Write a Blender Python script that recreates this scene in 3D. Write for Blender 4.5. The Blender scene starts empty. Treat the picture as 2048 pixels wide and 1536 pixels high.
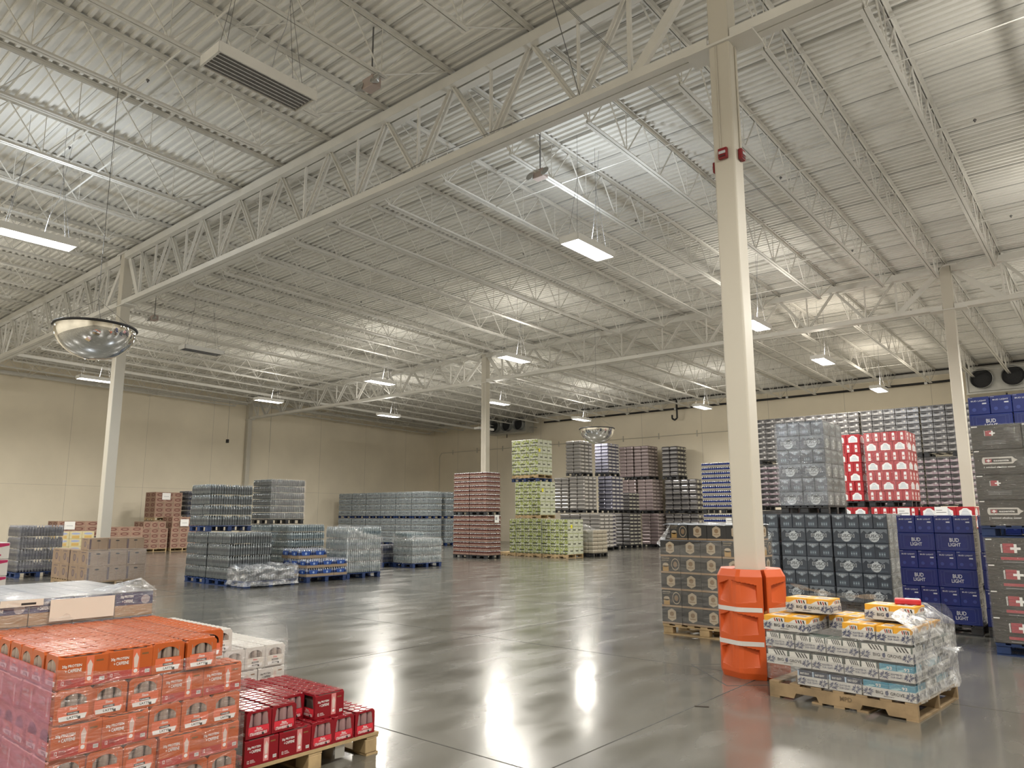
import bpy, bmesh, math, random
from mathutils import Vector, Matrix, noise as mnoise
from mathutils.geometry import tessellate_polygon
random.seed(7)
R = math.radians
C = bpy.context.scene.collection
scene = bpy.context.scene

# ------------------------------------------------------------------ camera, world, exposure
def make_camera():
    f, yaw, pitch, roll = 1450.9, -0.7074, 0.1634, 0.0015
    cy, sy = math.cos(yaw), math.sin(yaw)
    f0 = Vector((sy, cy, 0)); r0 = Vector((cy, -sy, 0)); u0 = Vector((0, 0, 1))
    fw = f0 * math.cos(pitch) + u0 * math.sin(pitch); up = u0 * math.cos(pitch) - f0 * math.sin(pitch)
    rr = r0 * math.cos(roll) + up * math.sin(roll); uu = up * math.cos(roll) - r0 * math.sin(roll)
    m = Matrix((rr, uu, -fw)).transposed().to_4x4()
    m.translation = Vector((0, 0, 1.6))
    cam = bpy.data.cameras.new('camera'); o = bpy.data.objects.new('camera', cam); C.objects.link(o)
    o.matrix_world = m
    cam.sensor_width = 36; cam.sensor_fit = 'HORIZONTAL'; cam.lens = f / 2048 * 36
    cam.shift_x = (1024 - 1001.6) / 2048; cam.shift_y = (794.3 - 768) / 2048
    cam.clip_start = 0.05; cam.clip_end = 200
    scene.camera = o
make_camera()
w = bpy.data.worlds.new('world'); scene.world = w; w.use_nodes = True
w.node_tree.nodes['Background'].inputs[0].default_value = (0.5, 0.5, 0.5, 1)
w.node_tree.nodes['Background'].inputs[1].default_value = 0.0
scene.view_settings.view_transform = 'Standard'; scene.view_settings.look = 'None'
scene.view_settings.exposure = -0.04; scene.view_settings.gamma = 1.0
scene.cycles.use_denoising = True
scene.cycles.max_bounces = 8; scene.cycles.diffuse_bounces = 4; scene.cycles.glossy_bounces = 3
scene.cycles.transparent_max_bounces = 12; scene.cycles.transmission_bounces = 4
scene.cycles.caustics_reflective = True; scene.cycles.blur_glossy = 1.0; scene.cycles.caustics_refractive = False
scene.cycles.sample_clamp_indirect = 4.0
LAMP_W = 350.0       # watts of each lit high-bay fixture
UP_FILL_W = 105.0          # watts of the fill light added above it to brighten the roof

# room frame (metres): X along the girders, Y along the joists
XW, XE, YS, YW = -38.44, 13.9, -7.0, 37.4
COLX = (-38.2, -19.89, -3.11, 13.66)
G1, G2 = 7.71, 22.285
ZB = 7.14
def zd(y): return 8.86 - 0.0172 * y          # underside of the roof deck (it falls gently to the back)

# ------------------------------------------------------------------ materials
MATS = {}
def M(name, col, rough=.5, metal=0.0, var=None, bump=None, emit=None, spec=.5, coat=0.0):
    if name in MATS: return MATS[name]
    m = bpy.data.materials.new(name); m.use_nodes = True
    nt = m.node_tree; b = nt.nodes['Principled BSDF']
    b.inputs['Base Color'].default_value = (*col, 1); b.inputs['Roughness'].default_value = rough
    b.inputs['Metallic'].default_value = metal; b.inputs['Specular IOR Level'].default_value = spec
    if coat: b.inputs['Coat Weight'].default_value = coat; b.inputs['Coat Roughness'].default_value = .12
    if var:
        sc, amt = var[0], var[1]
        tc = nt.nodes.new('ShaderNodeTexCoord'); n = nt.nodes.new('ShaderNodeTexNoise')
        n.inputs['Scale'].default_value = sc; n.inputs['Detail'].default_value = 4
        nt.links.new(tc.outputs['Object'], n.inputs['Vector'])
        r = nt.nodes.new('ShaderNodeValToRGB')
        r.color_ramp.elements[0].position = .3; r.color_ramp.elements[1].position = .7
        r.color_ramp.elements[0].color = (*[c * (1 - amt) for c in col], 1)
        r.color_ramp.elements[1].color = (*[min(1, c * (1 + amt)) for c in col], 1)
        if len(var) > 2: r.color_ramp.elements[1].color = (*var[2], 1)
        nt.links.new(n.outputs['Fac'], r.inputs['Fac']); nt.links.new(r.outputs['Color'], b.inputs['Base Color'])
    if bump:
        tc = nt.nodes.new('ShaderNodeTexCoord'); n = nt.nodes.new('ShaderNodeTexNoise')
        n.inputs['Scale'].default_value = bump[0]; n.inputs['Detail'].default_value = 3
        bp = nt.nodes.new('ShaderNodeBump'); bp.inputs['Strength'].default_value = bump[1]; bp.inputs['Distance'].default_value = .01
        nt.links.new(tc.outputs['Object'], n.inputs['Vector']); nt.links.new(n.outputs['Fac'], bp.inputs['Height'])
        nt.links.new(bp.outputs['Normal'], b.inputs['Normal'])
    if emit:
        b.inputs['Emission Color'].default_value = (*emit[0], 1); b.inputs['Emission Strength'].default_value = emit[1]
    MATS[name] = m; return m

def floor_material():
    m = bpy.data.materials.new('polished_concrete'); m.use_nodes = True; nt = m.node_tree; L = nt.links; N = nt.nodes.new
    b = nt.nodes['Principled BSDF']; tc = N('ShaderNodeTexCoord')
    def noise(scale, detail, stretch=(1, 1, 1), rot=0, dist=0):
        mp = N('ShaderNodeMapping'); mp.inputs['Scale'].default_value = stretch; mp.inputs['Rotation'].default_value = (0, 0, rot)
        n = N('ShaderNodeTexNoise'); n.inputs['Scale'].default_value = scale; n.inputs['Detail'].default_value = detail
        n.inputs['Distortion'].default_value = dist
        L.new(tc.outputs['Object'], mp.inputs['Vector']); L.new(mp.outputs['Vector'], n.inputs['Vector']); return n
    n1 = noise(.22, 6, dist=.6); n2 = noise(2.6, 9, (1, .38, 1), -.7, .25); n3 = noise(22, 5)
    r1 = N('ShaderNodeValToRGB'); e = r1.color_ramp.elements
    e[0].position = .30; e[0].color = (.082, .080, .069, 1); e[1].position = .70; e[1].color = (.142, .134, .113, 1)
    mix = N('ShaderNodeMix'); mix.data_type = 'FLOAT'; mix.inputs[0].default_value = .45
    L.new(n1.outputs['Fac'], mix.inputs[2]); L.new(n2.outputs['Fac'], mix.inputs[3])
    mx2 = N('ShaderNodeMix'); mx2.data_type = 'FLOAT'; mx2.inputs[0].default_value = .12
    L.new(mix.outputs[0], mx2.inputs[2]); L.new(n3.outputs['Fac'], mx2.inputs[3])
    L.new(mx2.outputs[0], r1.inputs['Fac']); L.new(r1.outputs['Color'], b.inputs['Base Color'])
    r2 = N('ShaderNodeMapRange'); r2.inputs['From Min'].default_value = .25; r2.inputs['From Max'].default_value = .75
    r2.inputs['To Min'].default_value = .14; r2.inputs['To Max'].default_value = .33
    L.new(n2.outputs['Fac'], r2.inputs['Value']); L.new(r2.outputs['Result'], b.inputs['Roughness'])
    bp = N('ShaderNodeBump'); bp.inputs['Strength'].default_value = .07; bp.inputs['Distance'].default_value = .01
    n4 = noise(5.5, 6, (1, .4, 1), -.7, .2); L.new(n4.outputs['Fac'], bp.inputs['Height']); L.new(bp.outputs['Normal'], b.inputs['Normal'])
    b.inputs['Specular IOR Level'].default_value = .75
    b.inputs['Coat Weight'].default_value = .35; b.inputs['Coat Roughness'].default_value = .1
    return m

def wall_material(name, col):
    m = bpy.data.materials.new(name); m.use_nodes = True; nt = m.node_tree; L = nt.links; N = nt.nodes.new
    b = nt.nodes['Principled BSDF']; tc = N('ShaderNodeTexCoord')
    n = N('ShaderNodeTexNoise'); n.inputs['Scale'].default_value = .5; n.inputs['Detail'].default_value = 7
    r = N('ShaderNodeValToRGB'); e = r.color_ramp.elements
    e[0].position = .3; e[0].color = (*[c * .93 for c in col], 1); e[1].position = .7; e[1].color = (*[c * 1.05 for c in col], 1)
    L.new(tc.outputs['Object'], n.inputs['Vector']); L.new(n.outputs['Fac'], r.inputs['Fac']); L.new(r.outputs['Color'], b.inputs['Base Color'])
    n2 = N('ShaderNodeTexNoise'); n2.inputs['Scale'].default_value = 30
    bp = N('ShaderNodeBump'); bp.inputs['Strength'].default_value = .15; bp.inputs['Distance'].default_value = .01
    L.new(tc.outputs['Object'], n2.inputs['Vector']); L.new(n2.outputs['Fac'], bp.inputs['Height']); L.new(bp.outputs['Normal'], b.inputs['Normal'])
    b.inputs['Roughness'].default_value = .7; b.inputs['Specular IOR Level'].default_value = .25
    return m

def film_material(name, tint=(1, 1, 1), haze=.045, gloss=.12, rough=.16, scale=9, stretch=(1, 1, 4), flat=False):
    """clear stretch film: mostly see-through, wrinkled glossy sheen, a little milky"""
    m = bpy.data.materials.new(name); m.use_nodes = True; nt = m.node_tree; L = nt.links; N = nt.nodes.new
    nt.nodes.remove(nt.nodes['Principled BSDF']); out = nt.nodes['Material Output']
    tr = N('ShaderNodeBsdfTransparent'); gl = N('ShaderNodeBsdfGlossy'); df = N('ShaderNodeBsdfDiffuse')
    tr.inputs[0].default_value = (*[1 - (1 - t) * .25 for t in tint], 1)
    gl.inputs['Roughness'].default_value = rough; df.inputs[0].default_value = (*[.85 * t for t in tint], 1)
    tc = N('ShaderNodeTexCoord'); mp = N('ShaderNodeMapping'); mp.inputs['Scale'].default_value = stretch
    n = N('ShaderNodeTexNoise'); n.inputs['Scale'].default_value = scale; n.inputs['Detail'].default_value = 5; n.inputs['Distortion'].default_value = 1.2
    L.new(tc.outputs['Object'], mp.inputs['Vector']); L.new(mp.outputs['Vector'], n.inputs['Vector'])
    bp = N('ShaderNodeBump'); bp.inputs['Strength'].default_value = .9; bp.inputs['Distance'].default_value = .02
    L.new(n.outputs['Fac'], bp.inputs['Height']); L.new(bp.outputs['Normal'], gl.inputs['Normal'])
    mr = N('ShaderNodeMapRange'); mr.inputs['From Min'].default_value = .38; mr.inputs['From Max'].default_value = .72
    mr.inputs['To Min'].default_value = haze * .3; mr.inputs['To Max'].default_value = haze * 2.2
    L.new(n.outputs['Fac'], mr.inputs['Value'])
    if flat: mr.inputs['To Min'].default_value = haze * .8; mr.inputs['To Max'].default_value = haze * 1.25
    m1 = N('ShaderNodeMixShader'); L.new(mr.outputs['Result'], m1.inputs[0]); L.new(tr.outputs[0], m1.inputs[1]); L.new(df.outputs[0], m1.inputs[2])
    m2 = N('ShaderNodeMixShader'); m2.inputs[0].default_value = gloss; L.new(m1.outputs[0], m2.inputs[1]); L.new(gl.outputs[0], m2.inputs[2])
    L.new(m2.outputs[0], out.inputs['Surface'])
    return m
FILM = film_material('stretch_film')
FILM_PINK_REFL = film_material('pink_reflection_film', (.70, .36, .52), .42, .08, .35, 4, flat=True)  # pink reflections are painted into this film's tint
FILM_THIN = film_material('tight_stretch_film', haze=.015, gloss=.085)
FILM_WHITE = film_material('bunched_stretch_film', (.95, .97, 1), .26, .22, .18, 14, (1, 1, 1))
FILM_CRUSH = film_material('crumpled_stretch_film', (.93, .96, 1), .13, .20, .2, 10, (1, 1, 2))

STEEL = M('white_painted_steel', (.68, .67, .63), .6, var=(2, .05), spec=.2)
DECK = M('white_roof_deck', (.76, .75, .71), .9, var=(.8, .05), spec=.04)
COLM = M('cream_column_paint', (.56, .53, .46), .42)
DARK = M('black_rubber', (.012, .012, .014), .5)
BLACKP = M('black_plastic', (.018, .02, .024), .4)
BLUEP = M('blue_painted_wood', (.009, .030, .11), .55, var=(5, .3))
WOOD = M('pallet_wood', (.27, .19, .105), .7, var=(6, .28), bump=(20, .3))
WOODL = M('pale_pallet_wood', (.40, .29, .155), .7, var=(6, .22), bump=(20, .3))
KRAFT = M('kraft_board', (.34, .24, .15), .75, var=(4, .12))
KRAFTD = M('brown_box_board', (.26, .185, .125), .75, var=(4, .12))
WHITE = M('white_print', (.78, .78, .77), .5)
INK = M('black_print', (.02, .02, .022), .5)
GREY = M('grey_print', (.35, .36, .38), .5)
CHROME = M('mirror_chrome', (.86, .87, .88), .03, 1.0)
WIRE = M('steel_wire', (.16, .16, .16), .5, .6)
GALV = M('galvanised_metal', (.42, .42, .40), .4, .7, var=(3, .12))

# ------------------------------------------------------------------ mesh builder
class MB:
    def __init__(s): s.v = []; s.f = []; s.m = []; s.mats = []; s.sm = []
    def mi(s, mat):
        if mat not in s.mats: s.mats.append(mat)
        return s.mats.index(mat)
    def add(s, vs, fs, mat, T=None, smooth=False):
        n = len(s.v); i = s.mi(mat)
        for p in vs:
            p = Vector(p); s.v.append(tuple(T @ p) if T else tuple(p))
        for f in fs: s.f.append([n + k for k in f]); s.m.append(i); s.sm.append(smooth)
    def box(s, x0, x1, y0, y1, z0, z1, mat, T=None):
        v = [(x0, y0, z0), (x1, y0, z0), (x1, y1, z0), (x0, y1, z0), (x0, y0, z1), (x1, y0, z1), (x1, y1, z1), (x0, y1, z1)]
        s.add(v, [(0, 3, 2, 1), (4, 5, 6, 7), (0, 1, 5, 4), (1, 2, 6, 5), (2, 3, 7, 6), (3, 0, 4, 7)], mat, T)
    def bbox(s, x0, x1, y0, y1, z0, z1, c, mat, T=None, seg=2):
        v, f = bevelled(round(x1 - x0, 4), round(y1 - y0, 4), round(z1 - z0, 4), c, seg)
        o = Vector(((x0 + x1) / 2, (y0 + y1) / 2, (z0 + z1) / 2))
        s.add([Vector(p) + o for p in v], f, mat, T)
    def tube(s, p0, p1, r, mat, n=8, r1=None, cap=True, T=None):
        p0 = Vector(p0); p1 = Vector(p1); d = (p1 - p0).normalized()
        a = Vector((0, 0, 1)) if abs(d.z) < .9 else Vector((1, 0, 0))
        u = d.cross(a).normalized(); v = d.cross(u); r1 = r if r1 is None else r1
        vs = [p0 + (u * math.cos(t) + v * math.sin(t)) * r for t in [2 * math.pi * k / n for k in range(n)]]
        vs += [p1 + (u * math.cos(t) + v * math.sin(t)) * r1 for t in [2 * math.pi * k / n for k in range(n)]]
        fs = [(k, k + n, (k + 1) % n + n, (k + 1) % n) for k in range(n)]
        s.add(vs, fs, mat, T, True)
        if cap: s.add(vs[:n], [tuple(range(n))], mat, T); s.add(vs[n:], [tuple(reversed(range(n)))], mat, T)
    def lathe(s, prof, mat, n=12, T=None, cap=True):
        vs = [(r * math.cos(2 * math.pi * k / n), r * math.sin(2 * math.pi * k / n), z) for r, z in prof for k in range(n)]
        fs = [(i * n + k, i * n + (k + 1) % n, (i + 1) * n + (k + 1) % n, (i + 1) * n + k) for i in range(len(prof) - 1) for k in range(n)]
        s.add(vs, fs, mat, T, True)
        if cap: s.add(vs[-n:], [tuple(range(n))], mat, T)
    def bar(s, p0, p1, w, h, mat, up=(0, 0, 1)):
        """rectangular bar from p0 to p1, w across, h along 'up'"""
        p0 = Vector(p0); p1 = Vector(p1); d = (p1 - p0).normalized(); up = Vector(up)
        a = d.cross(up).normalized() * (w / 2); b = a.cross(d).normalized() * (h / 2)
        vs = [p + x * a + y * b for p in (p0, p1) for x, y in ((-1, -1), (1, -1), (1, 1), (-1, 1))]
        s.add(vs, [(0, 1, 2, 3), (7, 6, 5, 4), (0, 4, 5, 1), (1, 5, 6, 2), (2, 6, 7, 3), (3, 7, 4, 0)], mat)
    def mesh(s, name):
        me = bpy.data.meshes.new(name); me.from_pydata(s.v, [], s.f)
        for m in s.mats: me.materials.append(m)
        me.polygons.foreach_set('material_index', s.m); me.polygons.foreach_set('use_smooth', s.sm)
        me.update(); return me
_bev = {}
def bevelled(w_, d_, h_, c, seg=2):
    k = (w_, d_, h_, c, seg)
    if k not in _bev:
        bm = bmesh.new(); bmesh.ops.create_cube(bm, size=1)
        for v in bm.verts: v.co = Vector((v.co.x * w_, v.co.y * d_, v.co.z * h_))
        bmesh.ops.bevel(bm, geom=bm.edges[:], offset=c, segments=seg, affect='EDGES', profile=.5)
        bm.verts.index_update()
        _bev[k] = ([tuple(v.co) for v in bm.verts], [[v.index for v in f.verts] for f in bm.faces]); bm.free()
    return _bev[k]

_txt = {}
def text2d(s, bold=.018):
    """outline of a word as triangles, height 1, centred on the origin"""
    key = (s, bold)
    if key not in _txt:
        cu = bpy.data.curves.new('t', 'FONT'); cu.body = s; cu.size = 1; cu.resolution_u = 2; cu.offset = bold; cu.fill_mode = 'FRONT'
        o = bpy.data.objects.new('t', cu); C.objects.link(o); bpy.context.view_layer.update()
        me = bpy.data.meshes.new_from_object(o.evaluated_get(bpy.context.evaluated_depsgraph_get()))
        vs = [(v.co.x, v.co.y) for v in me.vertices]; fs = [tuple(p.vertices) for p in me.polygons]
        bpy.data.objects.remove(o); bpy.data.curves.remove(cu); bpy.data.meshes.remove(me)
        x0 = min(v[0] for v in vs); x1 = max(v[0] for v in vs); y0 = min(v[1] for v in vs); y1 = max(v[1] for v in vs)
        h = y1 - y0
        _txt[key] = ([((x - (x0 + x1) / 2) / h, (y - (y0 + y1) / 2) / h) for x, y in vs], fs, (x1 - x0) / h)
    return _txt[key]

class Face:
    """2-D drawing on one side of a carton; u runs across, v up, both in metres from the face's lower centre"""
    def __init__(s, mb, side, w_, d_, z0=0.0, out=0.0):
        s.mb = mb; s.e = .0009 + out
        s.side = side; s.w = w_; s.d = d_; s.z0 = z0; s.n = 0
    def P(s, u, v, lift=0):
        e = s.e + lift
        if s.side == 'f': return (u, -s.d / 2 - e, s.z0 + v)
        if s.side == 'b': return (-u, s.d / 2 + e, s.z0 + v)
        if s.side == 'r': return (s.w / 2 + e, u, s.z0 + v)
        if s.side == 'l': return (-s.w / 2 - e, -u, s.z0 + v)
        if s.side == 't': return (u, v, s.z0 + e)
    def poly(s, pts, mat, lift=0):
        s.mb.add([s.P(u, v, lift) for u, v in pts], [tuple(range(len(pts)))], mat)
    def rect(s, u0, u1, v0, v1, mat, lift=0): s.poly([(u0, v0), (u1, v0), (u1, v1), (u0, v1)], mat, lift)
    def disc(s, u, v, r, mat, lift=0, n=16, ry=None):
        ry = ry or r
        s.poly([(u + r * math.cos(2 * math.pi * k / n), v + ry * math.sin(2 * math.pi * k / n)) for k in range(n)], mat, lift)
    def text(s, t, u, v, h, mat, width=None, lift=.0006, rot=0, bold=.018):
        vs, fs, ar = text2d(t, bold); sx = h if width is None else width / ar
        c, si = math.cos(rot), math.sin(rot)
        pts = [(x * sx, y * h) for x, y in vs]
        s.mb.add([s.P(u + x * c - y * si, v + x * si + y * c, lift) for x, y in pts], fs, mat)
    def frame(s, u0, u1, v0, v1, t, mat, lift=0):
        s.rect(u0, u1, v0, v0 + t, mat, lift); s.rect(u0, u1, v1 - t, v1, mat, lift)
        s.rect(u0, u0 + t, v0, v1, mat, lift); s.rect(u1 - t, u1, v0, v1, mat, lift)

# ------------------------------------------------------------------ objects
def obj(name, mb, parent=None, loc=(0, 0, 0), rz=0):
    me = mb.mesh(name) if isinstance(mb, MB) else mb
    o = bpy.data.objects.new(name, me); C.objects.link(o); o.location = loc; o.rotation_euler = (0, 0, rz)
    if parent: o.parent = parent
    return o
def thing(name, label, cat, loc=(0, 0, 0), rz=0, group=None):
    o = bpy.data.objects.new(name, None); C.objects.link(o); o.empty_display_size = .1
    o.location = loc; o.rotation_euler = (0, 0, rz); tag(o, label, cat, group); return o
def tag(o, label, cat, group=None, kind=None):
    if label: o['label'] = label
    if cat: o['category'] = cat
    if group: o['group'] = group
    if kind: o['kind'] = kind
    return o
def struct(name, mb, label=None):
    o = obj(name, mb); o['kind'] = 'structure'
    if label: o['label'] = label
    return o
def dup(o, loc=None, rz=None, label=None, group=None, parent=None):
    c = o.copy(); C.objects.link(c)
    if parent: c.parent = parent
    if loc is not None: c.location = loc
    if rz is not None: c.rotation_euler = (0, 0, rz)
    if label: c['label'] = label
    if group: c['group'] = group
    for ch in list(o.children): dup(ch, parent=c)
    return c
ORD = ['', 'first', 'second', 'third', 'fourth', 'fifth', 'sixth', 'seventh', 'eighth', 'ninth', 'tenth', 'eleventh', 'twelfth',
       'thirteenth', 'fourteenth', 'fifteenth', 'sixteenth', 'seventeenth', 'eighteenth', 'nineteenth', 'twentieth']
def ordn(n):
    if n < 21: return ORD[n]
    if n < 30: return 'twenty-' + ORD[n - 20]
    return 'thirtieth' if n == 30 else 'thirty-' + ORD[n - 30]

# ================================================================== STRUCTURE
FLOORM = floor_material()
b = MB(); b.box(XW - .3, XE + .3, YS - .3, YW + .3, -.2, 0, FLOORM); struct('floor', b, 'polished grey concrete floor')
WALLM = wall_material('cream_wall_panel', (.82, .75, .61))
b = MB(); b.box(XW - .25, XW, YS - .25, YW + .25, 0, 9.2, WALLM); struct('wall_left', b)
b = MB(); b.box(XW - .25, XE + .25, YW, YW + .25, 0, 9.2, WALLM); struct('wall_back', b)
b = MB(); b.box(XE, XE + .25, YS - .25, YW + .25, 0, 9.2, WALLM); struct('wall_right', b)
b = MB(); b.box(XW - .25, XE + .25, YS - .25, YS, 0, 9.2, WALLM); struct('wall_front', b)
SEAM = M('wall_seam', (.42, .39, .33), .7)
b = MB()
for x in [-36 + 3.72 * k for k in range(14)]: b.box(x - .006, x + .006, YW - .004, YW + .01, 0, 8.2, SEAM)
struct('trim_1', b, 'vertical panel joints on the back wall')
b = MB()
for y in [-5 + 3.6 * k for k in range(12)]: b.box(XW - .01, XW + .004, y - .004, y + .004, 0, 8.2, SEAM)
b.box(XW - .01, XW + .003, YS, YW, 3.05, 3.058, SEAM)
struct('trim_2', b, 'panel joints on the left wall')
b = MB(); b.box(XW, XW + .16, YS, YW, 7.98, 8.16, STEEL); b.box(XW, XE, YW - .14, YW, 7.99, 8.13, STEEL)
struct('trim_3', b, 'ledger angles along the tops of the walls')
JOINT = M('floor_joint', (.055, .052, .046), .8)
b = MB()
for x in (-3.0, -6.93, -10.9, -15.1, -19.9, -24.5, -29.1, -33.7, 1.0, 5.2, 9.5):
    b.box(x - .005, x + .005, YS, YW, 0, .0012, JOINT)
for y in (.1, 3.9, 7.62, 11.25, 14.9, 18.6, 22.3, 26.0, 29.8, 33.6, -3.7):
    b.box(XW, XE, y - .005, y + .005, 0, .0012, JOINT)
for cx in COLX[1:3]:
    for cyy in (G1, G2):
        q = [(cx + .72, cyy), (cx, cyy + .72), (cx - .72, cyy), (cx, cyy - .72)]
        for k in range(4): b.bar((*q[k], .0008), (*q[(k + 1) % 4], .0008), .012, .001, JOINT)
struct('trim_4', b, 'saw-cut joints in the concrete floor')

# corrugated roof deck, flutes running along the girders
def deck():
    b = MB(); p = .152; pts = []
    y = YS
    while y < YW:
        for dy, dz in ((0, 0), (.050, 0), (.062, .042), (.140, .042)):
            pts.append((y + dy, zd(y) + dz))
        y += p
    pts.append((YW, zd(YW)))
    n = len(pts)
    vs = [(XW - .1, y, z) for y, z in pts] + [(XE + .1, y, z) for y, z in pts]
    b.add(vs, [(k, k + 1, k + 1 + n, k + n) for k in range(n - 1)], DECK)
    vs = [(XW - .1, YS, 9.05), (XE + .1, YS, 9.05), (XE + .1, YW, 9.05), (XW - .1, YW, 9.05)]
    b.add(vs, [(0, 1, 2, 3)], DECK)
    return b
struct('ceiling', deck(), 'white corrugated steel roof deck')
b = MB()
for k in range(44):
    y = YS + .5 + k * 1.065
    if y < YW: b.box(XW, XE, y - .004, y + .004, zd(y) - .006, zd(y) + .03, M('deck_seam', (.40, .40, .38), .8, spec=.05))
struct('trim_5', b, 'overlapping side laps of the roof deck')

# open-web joists -------------------------------------------------------------
def joist_x():
    xs = []
    for a, bb in ((COLX[2], COLX[1]), (COLX[1], COLX[0])):
        xs.append((a, True)); x = a - 1.25
        while x > bb + .5: xs.append((x, False)); x -= 1.625
    x = COLX[2] + 1.25
    while x < XE - .3: xs.append((x, False)); x += 1.625
    return sorted(xs)
JX = [x for x, _ in joist_x() if x > XW + .25]
def joist_parts(L, dz):
    """local: y 0..L along the span, z measured from the deck underside; dz = fall over the span"""
    tcz = lambda y: -.008 - dz * y / L; bcz = lambda y: -.83 - dz * y / L
    tc = MB(); bc = MB(); wb = MB()
    for sx in (-.034, .034):
        tc.bar((sx, 0, tcz(0)), (sx, L, tcz(L)), .060, .008, STEEL)
        tc.bar((sx * .42, 0, tcz(0) - .03), (sx * .42, L, tcz(L) - .03), .008, .06, STEEL)
        y0, y1 = 1.42, L - 1.42
        bc.bar((sx, y0, bcz(y0)), (sx, y1, bcz(y1)), .052, .008, STEEL)
        bc.bar((sx * .42, y0, bcz(y0) + .028), (sx * .42, y1, bcz(y1) + .028), .008, .052, STEEL)
    n = round((L - 3.0) / 1.2); st = (L - 3.0) / n
    nodes = [1.5 + st * k for k in range(n + 1)]
    for a in (-1, 1):
        e = .12 if a < 0 else L - .12; nb = nodes[0] if a < 0 else nodes[-1]
        wb.tube((0, e, tcz(e) - .03), (0, nb, bcz(nb) + .03), .014, STEEL, 6)
    for k, y in enumerate(nodes):
        for dy in (-st / 2, st / 2):
            if 0.6 < y + dy < L - .6:
                wb.bar((0, y, bcz(y) + .02), (0, y + dy, tcz(y + dy) - .03), .015, .022, STEEL, (1, 0, 0))
        wb.bar((0, y, bcz(y) + .02), (0, y, tcz(y) - .03), .010, .014, STEEL, (1, 0, 0))
    return tc.mesh('top_chord'), bc.mesh('bottom_chord'), wb.mesh('web')
bays = [(YS, G1, 'in front of the near girder'), (G1, G2, 'between the two girders'), (G2, YW, 'beyond the far girder')]
for (ya, yb, where) in bays:
    L = yb - ya; meshes = joist_parts(L, zd(ya) - zd(yb))
    for k, x in enumerate(JX):
        if ya == YS and x > 4: continue
        t = thing('roof_joist', f'white roof joist, {ordn(k + 1)} from left wall, {where}', 'roof joist', (x, ya, zd(ya)), 0, 'roof joists ' + where)
        for me in meshes: obj(me.name.split('.')[0], me, t)
# bridging angles running across the joists
n_ = 0
for (ya, yb, where) in bays:
    L = yb - ya
    for j, fr in enumerate((.2, .4, .6, .8)):
        y = ya + L * fr; b = MB()
        b.bar((XW + .05, y, zd(y) - .10), (XE, y, zd(y) - .10), .03, .006, STEEL)
        b.bar((XW + .05, y, zd(y) - .80), (XE, y, zd(y) - .80), .03, .006, STEEL)
        x0 = JX[5 + 3 * j]
        for q in range(0, len(JX) - 1, 9):
            a, c2 = JX[q], JX[q + 1]
            b.bar((a, y, zd(y) - .10), (c2, y, zd(y) - .80), .02, .006, STEEL); b.bar((a, y, zd(y) - .80), (c2, y, zd(y) - .10), .02, .006, STEEL)
        o = obj('joist_bridging', b); tag(o, f'thin white bridging angles, {ordn(j + 1)} line {where}', 'bridging', 'bridging lines')

# girders ---------------------------------------------------------------------
def girder(y, x0, x1, label):
    t = thing('girder_truss', label, 'girder', ((x0 + x1) / 2, y, 0), 0, 'girder trusses'); ox = (x0 + x1) / 2
    zt = zd(y) - .13
    tc = MB()
    for s in (-1, 1):
        tc.box(x0 - ox + .14, x1 - ox - .14, min(s * .138, s * .15), max(s * .138, s * .15), zt - .17, zt, STEEL)
        tc.box(x0 - ox + .14, x1 - ox - .14, min(s * .02, s * .138), max(s * .02, s * .138), zt - .17, zt - .158, STEEL)
    obj('top_chord', tc, t)
    bc = MB()
    for s in (-1, 1):
        bc.box(x0 - ox + .14, x1 - ox - .14, min(s * .118, s * .13), max(s * .118, s * .13), ZB, ZB + .12, STEEL)
        bc.box(x0 - ox + .14, x1 - ox - .14, min(s * .012, s * .118), max(s * .012, s * .118), ZB, ZB + .012, STEEL)
    obj('bottom_chord', bc, t)
    tops = [x for x in JX if x0 + .3 < x < x1 - .3]
    bots = [(a + c2) / 2 for a, c2 in zip(tops[:-1], tops[1:])]
    first = True
    for k, xb in enumerate(bots):
        for xt, wd, th in ((tops[k], .10, .05), (tops[k + 1], .075, .04)):
            d = MB(); up = (0, 1, 0)
            for s in (-1, 1):
                d.bar((xb - ox, s * .032, ZB + .06), (xt - ox, s * .032, zt - .10), wd * .75, .012, STEEL, up)
                d.bar((xb - ox, s * .055, ZB + .06), (xt - ox, s * .055, zt - .10), .012, .045, STEEL, up)
            obj('diagonal', d, t)
        v = MB(); v.bar((xb - ox, 0, ZB + .06), (xb - ox, 0, zt - .1), .05, .03, STEEL, (1, 0, 0)); obj('vertical', v, t)
    for xe, xt, s in ((x0, tops[0], 1), (x1, tops[-1], -1)):
        d = MB(); d.bar((xt - ox + s * -.0, 0, ZB + .06), (xe - ox + s * .16, 0, zt - .12), .14, .07, STEEL, (0, 1, 0)); obj('diagonal', d, t)
        d = MB(); d.bar((xt - ox, 0, ZB + .06), (xt - ox, 0, zt - .1), .06, .05, STEEL, (1, 0, 0)); obj('vertical', d, t)
for gy, nm in ((G1, 'near'), (G2, 'far')):
    for i, (a, c2) in enumerate(zip(COLX[:-1], COLX[1:])):
        girder(gy, a, c2, f'deep white girder truss, {nm} line, ' + ('against the left wall', 'middle span', 'span right of the guarded column')[i])

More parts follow.
